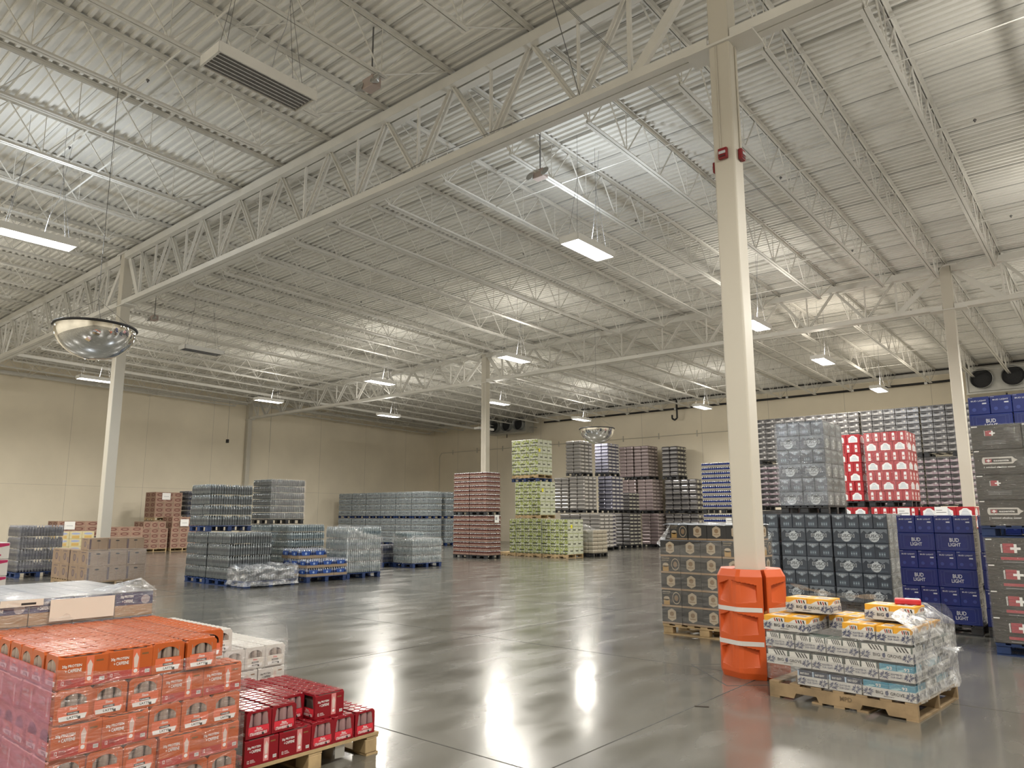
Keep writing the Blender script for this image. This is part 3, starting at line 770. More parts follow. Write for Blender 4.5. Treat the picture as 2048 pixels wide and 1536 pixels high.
@kind
def egg_case(w_, d_, h_):
    b = body(w_, d_, h_, M('rosy_box_board', (.27, .165, .12), .7, var=(4, .2)), .004)
    for f, fw, s in faces(b, w_, d_):
        f.disc(0, h_ * .48, fw * .34, M('oxblood_ink', (.14, .05, .04), .7), 0, 14, h_ * .3); f.disc(0, h_ * .48, fw * .22, M('rosy_box_board', (.3, .2, .15)), .0004, 12, h_ * .16)
        f.frame(-fw * .48, fw * .48, h_ * .03, h_ * .97, h_ * .03, M('pale_board_edge', (.45, .36, .27), .6), .0002)
    return b
@kind
def yellow_tub_case(w_, d_, h_):
    b = body(w_, d_, h_, M('pale_yellow_carton', (.52, .46, .28), .5), .01)
    for f, fw, s in faces(b, w_, d_):
        f.disc(0, h_ * .72, fw * .36, M('blue_oval_print', (.30, .34, .5), .5), 0, 14, h_ * .14); f.rect(-fw * .3, fw * .3, h_ * .08, h_ * .45, M('orange_panel_print', (.50, .33, .10), .5))
    return b
@kind
def magenta_case(w_, d_, h_):
    b = body(w_, d_, h_, M('white_carton', (.62, .60, .58), .4), .006)
    for f, fw, s in faces(b, w_, d_):
        f.poly([(-fw * .48, h_ * .55), (fw * .48, h_ * .82), (fw * .48, h_ * .96), (-fw * .48, h_ * .96)], M('magenta_print', (.42, .02, .10), .4))
        f.rect(-fw * .1, fw * .2, h_ * .2, h_ * .3, M('magenta_print', (.42, .02, .10), .4))
    return b
@kind
def orange_case_far(w_, d_, h_): return body(w_, d_, h_, M('faded_orange_carton', (.6, .25, .07), .5))

_tpl = {}
def tpl(k, w_, d_, h_):
    key = (k, round(w_, 3), round(d_, 3), round(h_, 3))
    if key not in _tpl: _tpl[key] = CB[k](*key[1:]).mesh('case')
    return _tpl[key]
KINDNAME = {'slate beer case': 'beer_case', 'navy beer case': 'beer_case', 'black beer case': 'beer_case', 'loose black beer case': 'beer_case', 'charcoal water case': 'water_case',
            'red can case': 'drink_case', 'silver can case': 'can_case', 'plum silver can case': 'can_case', 'lime floral case': 'drink_case', 'white and magenta carton': 'drink_carton'}
COUNT = {}
SILCORE = M('dark_wrapped_goods', (.10, .10, .10), .4)
def load(look, desc, X, Y, z, W_, D_, H_, layers, name='beverage_case', cat='case', pal=None, palstyle='block', front=True, side=True, top=False, ang=0,
         skip=None, jit=.004, full_pal=False, paldesc=None, side_from=1, nf=None, palturn=False, back=None, core=0):
    """a palletised load; (X, Y) is its nearest bottom corner, W_ runs towards -X and D_ towards +Y; layers = [(kind, nx, ny), ...] from the bottom"""
    ca, sa = math.cos(ang), math.sin(ang)
    def W3(a, bq): return (X - a * ca - bq * sa * 1.0 if False else X + (-a) * ca - bq * sa, Y + (-a) * sa + bq * ca)
    grp = f'{look}s, {desc}'; name = KINDNAME.get(look, name)
    if pal is not None:
        cx, cy2 = W3(W_ / 2, D_ / 2)
        pallet(cx, cy2, z, W_ * .99, D_ * .985, pal, palstyle, paldesc or (('blue' if pal is BLUEP else 'black' if pal is BLACKP else 'wooden') + f' pallet carrying the {look}s {desc}'), ang, full_pal)
        z = z + .1415
        H_ = H_ - .1415
    n = len(layers); lh = H_ / n; rnd = random.Random(hash((round(X * 10), round(Y * 10), round(z * 10))) & 0xffff)
    for k, (kd, nx, ny) in enumerate(layers):
        cw, cd = W_ / nx, D_ / ny
        for i in range(nx):
            for j in range(ny):
                onf = j == 0 and front; ons = i == 0 and side and j >= (side_from if not onf else 0)
                if not (onf or ons or (top and k == n - 1)): continue
                if skip and skip(k, i, j): continue
                kk = kd(i, j) if callable(kd) else kd
                x, y = W3((i + .5) * cw, (j + .5) * cd)
                j1, j2 = rnd.uniform(-jit, jit), rnd.uniform(-jit, jit)
                me = tpl(kk, cw - .004, cd - .004, lh - .0015)
                if onf and j == 0: pos = f'{ordn(i + 1)} from corner'
                elif ons: pos = f'{ordn(j + 1)} down side'
                else: pos = f'row {["", "two", "three", "four", "five", "six", "seven", "eight"][j] if j < 8 else j} number {["one", "two", "three", "four", "five", "six", "seven", "eight"][i]}'
                o = obj(name, me, None, (x + j1, y + j2, z + k * lh), ang)
                tag(o, f'{look}, {ordn(k + 1)} layer, {pos}, {desc}', cat, grp)
    if core:
        cb = MB(); cb.bbox(-W_ + .01, -.01, .012, D_ - .01, 0, core * lh - .002, .02, SILCORE, seg=1)
        tag(obj('wrapped_load', cb, None, (X, Y, z), ang), f'dark wrapped lower part of the {look}s, {desc}', 'load', 'wrapped lower parts')
    COUNT[desc + look] = n
    return z + H_
def L_(k, nx, ny, n): return [(k, nx, ny)] * n

def film(label, X, Y, W_, D_, z0, ztop, ang=0, mat=None, out=.012, amp=.008, inward=.05, seed=1, nz=10, sides='frbl', dens=.045, skirt=0.0):
    """stretch film wound round a load; ztop(s, side) gives its upper edge"""
    rnd = random.Random(seed); ca, sa = math.cos(ang), math.sin(ang); o2 = out
    path = []
    n1 = max(2, int(W_ / dens)); n2 = max(2, int(D_ / dens))
    for side in ('f', 'r', 'b', 'l'):
        if side not in sides: continue
        nn = n1 if side in 'fb' else n2
        for k in range(nn + 1):
            t = k / nn
            if side == 'f': a, bb = W_ + o2 - t * (W_ + 2 * o2), -o2; nx_, ny_ = 0, -1
            if side == 'r': a, bb = -o2, -o2 + t * (D_ + 2 * o2); nx_, ny_ = 1, 0
            if side == 'b': a, bb = -o2 + t * (W_ + 2 * o2), D_ + o2; nx_, ny_ = 0, 1
            if side == 'l': a, bb = W_ + o2, D_ + o2 - t * (D_ + 2 * o2); nx_, ny_ = -1, 0
            path.append((side, t, a, bb, nx_, ny_))
    b = MB(); vs = []
    for (side, t, a, bb, nx_, ny_) in path:
        zt = ztop(t, side)
        for q in range(nz + 1):
            fr = q / nz; z = z0 + (zt - z0) * fr
            edge = min(t, 1 - t) * 8
            nse = (mnoise.noise(Vector((a * 6 + seed, bb * 6, z * 9))) ) * amp * 2 + abs(mnoise.noise(Vector((a * 17, bb * 17 + seed, z * 21)))) * amp
            p = max(0, nse) * min(1, edge)
            if fr > .85: p -= inward * (fr - .85) / .15
            if skirt and fr < .12: p += skirt * (1 - fr / .12) * (.5 + rnd.random() * .5)
            x = -a + nx_ * p; y = bb + ny_ * p
            vs.append((X + x * ca - y * sa, Y + x * sa + y * ca, z))
    m = nz + 1
    fs = [(i * m + q, (i + 1) * m + q, (i + 1) * m + q + 1, i * m + q + 1) for i in range(len(path) - 1) for q in range(nz)]
    b.add(vs, fs, mat or FILM, smooth=True)
    return tag(obj('stretch_film', b), label, 'stretch film')
def sheet(label, X, Y, W_, D_, z, mat=None, amp=.02, seed=3, n=16, name='film_sheet', droop=.0):
    b = MB(); vs = []
    for i in range(n + 1):
        for j in range(n + 1):
            u, v = i / n, j / n; e = min(u, 1 - u, v, 1 - v)
            z_ = z + abs(mnoise.noise(Vector((u * 5 + seed, v * 5, seed)))) * amp * 2 - droop * max(0, .12 - e) * 8
            vs.append((X - u * W_, Y + v * D_, z_))
    b.add(vs, [(i * (n + 1) + j, (i + 1) * (n + 1) + j, (i + 1) * (n + 1) + j + 1, i * (n + 1) + j + 1) for i in range(n) for j in range(n)], mat or FILM, smooth=True)
    return tag(obj(name, b), label, 'stretch film')

# ---------------------------------------------------------------- protein-drink cartons (foreground)
CANR = .0275
def carton_tpl(col, low, pan, word1, word2, tall, lite=False):
    """12-can carton .230 x .173 x .155 with an open window at each end"""
    w_, d_, h_ = .2265, .1690, .154; hw, hd = w_ / 2, d_ / 2; c = .014
    b = MB()
    # long sides, bottom and top with scalloped can tops pressing through
    sec = [(-hd, 0), (hd, 0), (hd, h_ - c), (hd - c, h_), (-hd + c, h_), (-hd, h_ - c)]
    n = 6; vs = [(-hw, y, z) for y, z in sec] + [(hw, y, z) for y, z in sec]
    b.add(vs, [(k, (k + 1) % n, (k + 1) % n + n, k + n) for k in range(n)], col)
    for i in range(4):
        for j in range(3):
            T = Matrix.Translation((-hw + (i + .5) * w_ / 4, -hd + (j + .5) * d_ / 3, h_))
            b.lathe([(CANR * .97, -.001), (CANR * .93, .0022), (CANR * .8, .003)], col, 10, T)
    # ends with a hole
    if tall: hole = [(-.066, .066), (.066, .066), (.060, .100), (.052, .140), (-.052, .140), (-.060, .100)]
    else: hole = [(-.058, .078)] + [(.058 * -math.cos(math.pi * k / 10), .092 + .040 * math.sin(math.pi * k / 10)) for k in range(11)] + [(.058, .078)]
    outer = [(y, z) for y, z in sec]
    for s in (-1, 1):
        pts = outer + hole; tri = tessellate_polygon([[Vector((p[0], p[1], 0)) for p in outer], [Vector((p[0], p[1], 0)) for p in hole]])
        b.add([(s * hw, p[0], p[1]) for p in pts], [tuple(t) for t in tri], col)
    b.box(-hw + .03, hw - .03, -hd + .004, hd - .004, .004, h_ - .006, M('carton_inside', (.10, .07, .06), .9))
    for f, fw, s in faces(b, w_, d_):
        if s in 'fb':
            f.rect(-hw + .004, hw - .004, .003, .045 if not tall else .02, low)
            if not lite:
                f.text('20g PROTEIN', -.052, .103, .0165, WHITE if col is not WHC else INK, .088); f.text('+ CAFFEINE', -.044, .082, .0165, WHITE if col is not WHC else INK, .074)
            f.rect(.012, .048, .012, .142, pan, .0002)
            f.poly([(.018, .10), (.03, .125), (.043, .10), (.038, .05), (.022, .05)], M('pale_can_print', (.62, .5, .46), .5), .0005); f.disc(.030, .035, .010, WHITE, .0006, 10)
            if not lite: f.text('12', -.088, .028, .018, WHITE if col is not WHC else INK, .012)
            for q in range(3): f.rect(-.076, -.052 + q * .006, .034 - q * .007, .036 - q * .007, WHITE)
            f.rect(.078, .102, .018, .036, WHITE, .0002)
            for q in range(6): f.rect(.080 + q * .0036, .0815 + q * .0036, .021, .034, INK, .0006)
            f.rect(.058, .092, .112, .120, M('bronze_print', (.2, .09, .03), .5))
        else:
            v1 = .064 if tall else .076
            f.poly([(-.064, .016), (.064, .016), (.070, .03), (.068, v1), (-.068, v1), (-.070, .03)], pan if not tall else M('scarlet_print', (.62, .03, .05), .4), .0002)
            f.poly([(-.060, .012), (.056, .012), (.064, .036), (.02, .036), (-.01, .034), (-.064, .032)], WHITE if not tall else M('deep_scarlet_print', (.40, .015, .03), .4), .0004)
            if not lite:
                f.text('Slate', 0, v1 - .012, .013, WHITE if pan is not WPN else M('scarlet_print', (.62, .03, .05), .4), .034)
                if tall: f.text(word1, 0, .040, .007, WHITE, .055); f.text(word2, 0, .023, .017, WHITE, .116, .0009)
                else:
                    f.rect(-.028, .028, .037, .049, INK, .0004); f.text(word1, 0, .043, .007, WHITE, .046, .0009); f.text(word2, 0, .0235, .011, INK, .05, .0009)
            f.poly([(.024, .012), (.036, .012), (.034, .026), (.022, .022)], INK, .001)
    return b.mesh('carton')
ORC = M('orange_carton', (.46, .095, .02), .3); ORL = M('coral_base_print', (.42, .045, .035), .3); ORP = M('coral_panel_print', (.66, .15, .07), .35)
RDC = M('crimson_carton', (.22, .007, .014), .2); RDP = M('scarlet_print', (.62, .03, .05), .4)
WHC = M('white_matt_carton', (.60, .58, .55), .45); WPN = M('cream_panel_print', (.66, .62, .56), .5)
RPK = M('pink_strip_print', (.60, .22, .22), .4)
CT = {'orange': carton_tpl(ORC, ORL, ORP, 'CARAMEL', 'LATTE', False), 'red': carton_tpl(RDC, RDC, RPK, 'HIGH PROTEIN', 'STRAWBERRY MILK', True),
      'white': carton_tpl(WHC, WHC, WPN, 'VANILLA', 'MILK SHAKE', False)}
def can_mesh(c1, c2):
    b = MB(); b.lathe([(CANR * .8, 0), (CANR, .008), (CANR, .05)], c1, 14, cap=False); b.lathe([(CANR, .05), (CANR, .125), (CANR * .82, .138)], c2, 14, cap=False)
    b.lathe([(CANR * .82, .138), (CANR * .85, .142), (CANR * .75, .140)], M('can_lid', (.6, .6, .6), .2, 1.0), 14); return b.mesh('can')
CANS = {'orange': can_mesh(M('tan_can', (.30, .17, .11), .25, .4), M('silver_tan_can', (.36, .29, .26), .2, .5)), 'red': can_mesh(M('rose_can', (.30, .08, .09), .25, .3), M('pale_rose_can', (.36, .22, .23), .2, .4)),
        'white': can_mesh(M('mocha_can', (.30, .22, .18), .3, .3), M('silver_mocha_can', (.42, .37, .34), .25, .4))}
CTL = {'orange': 'orange twelve-can drink carton', 'red': 'crimson twelve-can drink carton', 'white': 'white twelve-can drink carton'}
def carton(colr, x, y, z, rz, label, cans=True, group=None):
    """rz=0: windows face +X/-X; rz=90 deg: the printed long side faces +X"""
    rnd = random.Random(int(x * 1000) ^ int(y * 777) ^ int(z * 555)); rz += rnd.uniform(-.012, .012)
    o = obj('drink_carton', CT[colr], None, (x + rnd.uniform(-.003, .003), y + rnd.uniform(-.003, .003), z), rz)
    tag(o, label, 'carton', group or f'{colr} drink cartons')
    if cans:
        s = 1 if abs(rz) < .8 else -1
        for k in (-1, 0, 1): obj('can', CANS[colr], o, (s * (.1145 - CANR - .001), k * .0565, .004))
    return o
# orange stack: nearest corner (-4.0, 1.39), five layers
OX, OY = -3.99, 1.39; LH = .1585; OZ = .142
pallet(OX - .60, OY + .49, 0, 1.2, .99, WOODL, 'stringer', 'pale wooden pallet under the orange drink cartons', 0, False)
for k in range(5):
    z = OZ + k * LH; A = (k % 2 == 0)
    # columns along Y: A = long, long, end, end, end ; B = end, end, end, long, long
    y = OY
    for col_i, typ in enumerate('LLEEE' if A else 'EEELL'):
        dy = .231 if typ == 'L' else .1735; dx = .1735 if typ == 'L' else .2315; nrow = 7 if typ == 'L' else 5
        for r_ in range(nrow):
            topk = (k == 4)
            vis = r_ == 0 or (col_i == 0) or topk
            if not vis: y_ = 0; continue
            if k == 4 and col_i == 4 and r_ == 0: continue          # gap at the far corner of the top layer
            off = .012 * random.Random(k * 31 + col_i * 7 + r_).uniform(-1, 1)
            pos = (f'{ordn(col_i + 1)} along the right face' if r_ == 0 else f'{ordn(col_i + 1)} column, {ordn(r_ + 1)} row back')
            carton('orange', OX - dx * (r_ + .5) + (off if r_ == 0 else 0), y + dy / 2, z, math.pi / 2 if typ == 'L' else 0,
                   f'orange drink carton, {ordn(k + 1)} layer up, {pos}, foreground stack', (r_ == 0 and typ == 'E') or (k == 4 and col_i == 0 and typ == 'L'))
        y += dy
sheet('glossy clear film lying over the tops of the orange cartons', OX - .02, OY + .01, 1.16, .80, OZ + 5 * LH + .0045, film_material('orange_top_film', (1, .97, .95), .035, .10, .14, 7, (1, 1, 1)), .003, 7, n=24)
film('cloudy stretch film hanging over the lower layers of orange cartons', OX, OY, 1.2, .985, .13,
     lambda t, s: (OZ + 4.62 * LH - .05 * math.sin(min(1, t * 1.2) * math.pi) + (0 if s != 'f' else 0)) if s in 'rb' else OZ + 4.55 * LH, mat=film_material('orange_stack_film', (1, .93, .95), .045, .10, .14, 5, (1, 1, 6)), amp=.004, inward=.0, nz=14, sides='r', seed=4, out=.016)
film('stretch film with painted pink reflections on the left face of the orange stack', OX, OY, 1.2, .985, .13,
     lambda t, s: OZ + 4.55 * LH, mat=FILM_PINK_REFL, amp=.010, inward=.0, nz=14, sides='f', seed=6, out=.018)
# red cartons, nearest corner (-4.09, 2.47)
RX, RY = -4.09, 2.47
pallet(RX - .52, RY + .505, 0, 1.04, 1.03, WOODL, 'block', 'pale wooden block pallet under the crimson drink cartons', 0, True)
def redc(col_y, typ, r_, k, dx_off=0, lab=''):
    w1 = .1735 if typ == 'L' else .2315
    carton('red', RX - w1 * (r_ + .5) - dx_off, col_y, .142 + k * .157, math.pi / 2 if typ == 'L' else 0, lab, typ == 'E')
y = RY + .005
for ci, typ in enumerate('LLEEE'):
    dy = .231 if typ == 'L' else .1735
    for r_ in range(4 if typ == 'E' else 5):
        if r_ and ci < 2: continue
        redc(y + dy / 2, typ, r_, 0, 0, f'crimson drink carton on the bottom layer, {ordn(ci + 1)} along, {ordn(r_ + 1)} row back')
    y += dy
for ci in range(2):
    for r_ in range(4): redc(RY + .005 + .1735 * (ci + .5), 'E', r_, 1, 0.0, f'crimson drink carton on the second layer, {ordn(ci + 1)} window column, {ordn(r_ + 1)} row back')
for r_ in range(3): redc(RY + .005 + .1735 * 2.5, 'E', r_, 1, .16, f'set-back crimson drink carton, third window column, {ordn(r_ + 1)} row back')
for r_ in range(4): redc(RY + .525 + .115, 'L', r_, 1, .05 , f'crimson drink carton with lettered side out on second layer, {ordn(r_ + 1)} row back')
# white cartons behind them
WX, WY = -5.18, 2.46
pallet(WX - .5, WY + .495, 0, 1.0, .99, WOODL, 'stringer', 'wooden pallet under the white drink cartons', 0, False)
for k in range(4):
    typs = ('LLEEE', 'EEELL')[(k + 0) % 2]; y = WY
    for ci, typ in enumerate(typs):
        dy = .231 if typ == 'L' else .1735; dx = .1735 if typ == 'L' else .2315
        for r_ in range(4 if typ == 'E' else 5):
            if (k == 3 and (ci > 2)) or (r_ and k < 2) or (r_ and k == 2 and ci < 2): continue
            if k == 3 and r_ == 0 and ci < 0: continue
            carton('white', WX - dx * (r_ + .5), y + dy / 2, OZ + k * LH, math.pi / 2 if typ == 'L' else 0,
                   f'white drink carton, {ordn(k + 1)} layer up, {ordn(ci + 1)} along, {ordn(r_ + 1)} row back', r_ == 0 and typ == 'E')
        y += dy
film('clear film around the white drink cartons', WX, WY, 1.0, .985, .2, lambda t, s: OZ + 3.95 * LH - .12 * t * (s == 'r'), amp=.006, inward=.03, sides='rb', seed=8)
# navy-and-kraft load behind the orange stack
NX, NY = -5.16, 1.36; NZ = .142
pallet(NX - .6, NY + .5, 0, 1.2, 1.0, WOODL, 'stringer', 'wooden pallet under the navy drink cases', 0, False)
NAV = M('navy_case_print', (.035, .045, .12), .4); NTOP = M('grey_case_top', (.24, .245, .265), .35)
@kind
def navy_tray_case(w_, d_, h_):
    b = body(w_, d_, h_, NTOP, .003)
    for f, fw, s in faces(b, w_, d_):
        f.rect(-fw * .495, fw * .495, .001, h_ * .46, KRAFT); f.rect(-fw * .495, fw * .495, h_ * .46, h_ * .97, NAV)
        if fw > .2: f.text('20g PROTEIN', -fw * .20, h_ * .80, h_ * .13, WHITE, fw * .34); f.text('+ CAFFEINE', -fw * .18, h_ * .62, h_ * .13, WHITE, fw * .28)
        f.disc(fw * .30, h_ * .66, h_ * .19, M('pale_swirl_print', (.45, .42, .42), .5), 0, 12)
    f = Face(b, 't', w_, d_, h_); f.rect(-w_ * .49, w_ * .49, -.004, .004, NAV)
    return b
for k in range(6):
    for j in range(4):
        for i in range(3):
            if k < 4 and (i or j < 3): continue
            if k == 4 and i: continue
            o = obj('drink_case', tpl('navy_tray_case', .396, .246, .158), None, (NX - .4 * (i + .5), NY + .25 * (j + .5), NZ + k * .1595))
            tag(o, f'navy and kraft drink case, {ordn(k + 1)} layer up, {ordn(j + 1)} along, {ordn(i + 1)} row back', 'case', 'navy drink cases behind the orange stack')
film('loose clear film draped round the navy drink cases', NX, NY, 1.2, 1.0, .86, lambda t, s: NZ + 6 * .1595 + .012 + (.035 * max(0, math.sin(t * 9)) if s == 'r' else 0), amp=.009, inward=.03, sides='rbf', seed=12, mat=FILM, out=.014)
sheet('wrinkled film lying on top of the navy drink cases', NX + .01, NY, 1.2, 1.0, NZ + 6 * .1595 + .002, FILM_THIN, .012, 5)
# peak of film at the far corner
b = MB(); pk = Vector((NX - .05, NY + .93, NZ + 6 * .1595 + .085)); base = [(NX + .02, NY + .70), (NX + .02, NY + 1.015), (NX - .30, NY + 1.015), (NX - .32, NY + .72)]; zb_ = NZ + 6 * .1595 + .002
b.add([tuple(pk)] + [(*p, zb_) for p in base], [(0, 1, 2), (0, 2, 3), (0, 3, 4), (0, 4, 1)], FILM_CRUSH); tag(obj('film_peak', b), 'pointed tent of clear film on the far corner of the navy cases', 'stretch film')
b = MB(); z = NZ + 5.3 * .1595
b.box(NX + .0175, NX + .0185, NY + .36, NY + .74, NZ + 5.1 * .1595, NZ + 5.92 * .1595, M('paper_sheet', (.70, .64, .56), .7))
tag(obj('paper_label', b), 'blank cream paper sheet under the film on the navy cases', 'label')
b = MB(); b.box(NX + .0175, NX + .0185, NY + .09, NY + .32, NZ + 5.75 * .1595, NZ + 6.0 * .1595, MATS['paper_sheet']); b.box(NX + .0186, NX + .019, NY + .2, NY + .28, NZ + 5.80 * .1595, NZ + 5.88 * .1595, INK)
tag(obj('paper_label', b), 'creased shipping label near the left end of the navy cases', 'label')
# magenta stack at the far left edge
load('white and magenta carton', 'at the left edge', -8.88, 1.56, 0, .95, .98, 1.33, L_('magenta_case', 3, 4, 7), pal=WOODL, palstyle='stringer', front=False, side_from=0, skip=lambda k, i, j: j < 2)

# ---------------------------------------------------------------- craft-beer tray pallet by the column guard
BA = R(-5.2); BX, BY = -1.43, 6.75
def bl(a, q): ca, sa = math.cos(BA), math.sin(BA); return (BX - a * ca - q * sa, BY - a * sa + q * ca)
cx, cy_ = bl(.61, .56); pallet(cx, cy_, 0, 1.22, 1.12, WOOD, 'stringer', 'worn wooden pallet under the hop-printed beer trays', BA, True)
HOPC = M('navy_hop_print', (.05, .06, .125), .6); TRW = M('white_tray_board', (.50, .49, .47), .55, var=(9, .06))
def hop(f, u, v, r, rnd):
    for k in range(15):
        a = 2 * math.pi * k / 15 + rnd.uniform(-.15, .15); l = r * rnd.uniform(.75, 1.15)
        x, y = u + math.cos(a) * l, v + math.sin(a) * l * .8
        px, py = -math.sin(a) * r * .09, math.cos(a) * r * .09
        f.poly([(u + math.cos(a) * r * .15, v + math.sin(a) * r * .12), (u + (x - u) * .6 + px, v + (y - v) * .6 + py), (x, y), (u + (x - u) * .6 - px, v + (y - v) * .6 - py)], HOPC, .0003 + k * .00004)
def tray_mesh(w_, d_, h_=.078):
    b = MB(); t = .003; rnd = random.Random(5)
    b.box(-w_ / 2, w_ / 2, -d_ / 2, d_ / 2, 0, t, TRW)
    b.box(-w_ / 2, w_ / 2, -d_ / 2, -d_ / 2 + t, 0, h_, TRW); b.box(-w_ / 2, w_ / 2, d_ / 2 - t, d_ / 2, 0, h_, TRW)
    b.box(-w_ / 2, -w_ / 2 + t, -d_ / 2, d_ / 2, 0, h_, TRW); b.box(w_ / 2 - t, w_ / 2, -d_ / 2, d_ / 2, 0, h_, TRW)
    for f, fw, s in faces(b, w_, d_):
        if fw > .35:
            f.text('BIG', -.072, h_ * .58, h_ * .33, INK, .056); f.text('GROVE', .064, h_ * .58, h_ * .33, INK, .108)
            f.disc(-.016, h_ * .58, .0135, HOPC, .0006, 8, .019); f.poly([(-.012, h_ * .76), (-.004, h_ * .76), (-.008, h_ * .9)], INK, .0006); f.text('BREWERY', 0, h_ * .24, h_ * .09, INK, .08)
        else: f.text('ROOTED IN', 0, h_ * .66, h_ * .20, HOPC, .084); f.text('OUR CRAFT', 0, h_ * .38, h_ * .20, HOPC, .090)
        for s2 in (-1, 1): hop(f, s2 * (fw / 2 - .042), h_ * .5, .046, rnd)
    return b.mesh('tray')
TL, TS = tray_mesh(.404, .272), tray_mesh(.268, .404)
YEL = M('yellow_carton', (.72, .36, .035), .4); CYA = M('teal_carton', (.05, .22, .32), .4); NVY = M('midnight_carton', (.02, .028, .06), .45); PIN = M('pine_and_white_carton', (.06, .085, .075), .45)
CW = M('carton_white_panel', (.62, .61, .58), .5)
def small_carton(style, w_, d_):
    h_ = .122; m = {'y': YEL, 'c': CYA, 'n': NVY, 'p': PIN}[style]; b = body(w_, d_, h_, m, .002)
    for f, fw, s in faces(b, w_, d_):
        if style == 'y':
            f.poly([(-fw * .45, .01), (fw * .48, .01), (fw * .48, .105), (fw * .2, .112), (-fw * .1, .10), (-fw * .45, .06)], CW)
            for k in range(4): f.poly([(fw * (-.02 + .11 * k), .10), (fw * (.04 + .11 * k), .104), (fw * (.16 + .11 * k), .03), (fw * (.10 + .11 * k), .03)], M('rust_stripe_print', (.35, .05, .03), .5) if k % 2 == 0 else INK, .0004)
        elif style == 'c':
            f.text('93', fw * .1, .093, .026, CW, .04); f.poly([(-fw * .45, .08), (-fw * .1, .094), (0, .084), (-fw * .3, .07)], M('pale_wave_print', (.25, .45, .5), .5))
        elif style == 'n': f.text('EASY EDDY', 0, .096, .017, CW, fw * .62); f.rect(-fw * .5, -fw * .40, .07, .118, M('sky_strip_print', (.32, .42, .55), .5))
        else:
            f.poly([(-fw * .45, .075), (fw * .45, .075), (fw * .45, .12), (-fw * .45, .12)], CW)
            for k in range(4): f.poly([(fw * (-.2 + .13 * k), .118), (fw * (-.13 + .13 * k), .118), (fw * (0 + .13 * k), .078), (fw * (-.07 + .13 * k), .078)], INK, .0004)
    f = Face(b, 't', w_, d_, h_); f.rect(-w_ * .32, w_ * .32, -d_ * .3, d_ * .32, CW if style == 'y' else m); f.rect(-w_ * .24, w_ * .24, -d_ * .1, d_ * .12, M('brown_top_print', (.2, .1, .06), .5) if style == 'y' else m, .0004)
    return b.mesh('carton')
_sc = {}
def bg_tray(a0, q0, k, typ, style, label, backrow=False, turn=False):
    w_, d_ = (.41, .277) if typ == 'L' else (.273, .41)
    x, y = bl(a0 + w_ / 2, q0 + d_ / 2); z = .1415 + .148 * k
    o = obj('beer_tray', TL if typ == 'L' else TS, None, (x, y, z), BA); tag(o, label, 'tray', 'hop-printed beer trays')
    nx, ny = 2, (1 if typ == 'L' else 2); cw, cd = (w_ - .012) / nx, (d_ - .012) / ny
    key = (style, typ)
    if key not in _sc: _sc[key] = small_carton(style, cw - .002, cd - .002)
    cn = {'y': 'yellow', 'c': 'teal', 'n': 'midnight', 'p': 'pine and white'}[style]
    for i in range(nx):
        for j in range(ny):
            if (j and style != 'y'): continue
            xx, yy = bl(a0 + .006 + cw * (i + .5), q0 + .006 + cd * (j + .5))
            c = obj('beer_carton', _sc[key], None, (xx, yy, z + .0035), BA)
            tag(c, f'{cn} beer carton, {"nearer" if j == 0 else "rear"} {ordn(i + 1)} in the {label.replace("hop-printed ", "").replace("tray ", "tray ")}'.replace('with the brewery name ', ''), 'carton', f'{cn} beer cartons')
bg_tray(0, 0, 0, 'L', 'c', 'hop-printed tray at the near corner, bottom layer')
bg_tray(.415, 0, 0, 'S', 'n', 'hop-printed tray second along, bottom layer'); bg_tray(.69, 0, 0, 'S', 'n', 'hop-printed tray third along, bottom layer')
for i, st in enumerate('cpp'): bg_tray(.275 * i, 0, 1, 'S', st, f'hop-printed tray {ordn(i + 1)} along, second layer')
bg_tray(.825, 0, 1, 'L', 'p', 'hop-printed tray at the far end, second layer')
bg_tray(0, 0, 2, 'L', 'p', 'hop-printed tray at the near corner, third layer')
for i in range(3): bg_tray(.415 + .275 * i, 0, 2, 'S', 'p', f'hop-printed tray {ordn(i + 2)} along, third layer')
for i in range(2): bg_tray(.275 * i, 0, 3, 'S', 'y', f'hop-printed tray {ordn(i + 1)} along, fourth layer')
bg_tray(.84, .0, 3, 'L', 'y', 'hop-printed tray at the far end, fourth layer')
for i in range(3): bg_tray(.275 * i, .42, 3, 'S', 'y', f'hop-printed tray {ordn(i + 1)} in middle row, fourth layer')
bg_tray(.84, .29, 3, 'L', 'y', 'hop-printed tray behind the far-end one, fourth layer')
bg_tray(.02, .22, 4, 'L', 'y', 'topmost hop-printed tray on the right'); bg_tray(.74, .26, 4, 'L', 'y', 'topmost hop-printed tray on the left')
for k in range(4):
    for j, q in enumerate((.29, .57, .85) if k in (0, 2) else (.42, .70)):
        if k == 3: continue
        bg_tray(0, q, k, 'L', 'pcnp'[(j + k) % 4], f'hop-printed tray {ordn(j + 2)} down side, {ordn(k + 1)} layer')
b = MB()
b.bbox(-.10, .10, -.06, .06, 0, .045, .01, M('red_packet', (.5, .02, .03), .4)); f = Face(b, 't', .2, .12, .045); f.rect(-.02, .09, -.05, .05, CW); f.text('ICE', .03, 0, .02, REDC, .05)
x, y = bl(.14, .44); o = obj('red_packet', b, None, (x, y, .1415 + .148 * 4 + .128), BA + .3); tag(o, 'red and white packet lying on the topmost right tray', 'packet')
def bgtop(t, s):
    if s == 'r': return .80 + .10 * math.sin(t * 3.0) - .05 * t
    if s == 'f': return .60 + .03 * math.sin(t * 11) + (.13 * max(0, t - .82) / .18)
    return .78
film('crumpled clear film hanging down the right side of the beer tray pallet', *bl(0, 0), 1.22, 1.12, .15, bgtop, BA, FILM_WHITE, out=.02, amp=.028, inward=.16, sides='r', seed=22, nz=26, dens=.02, skirt=.02)
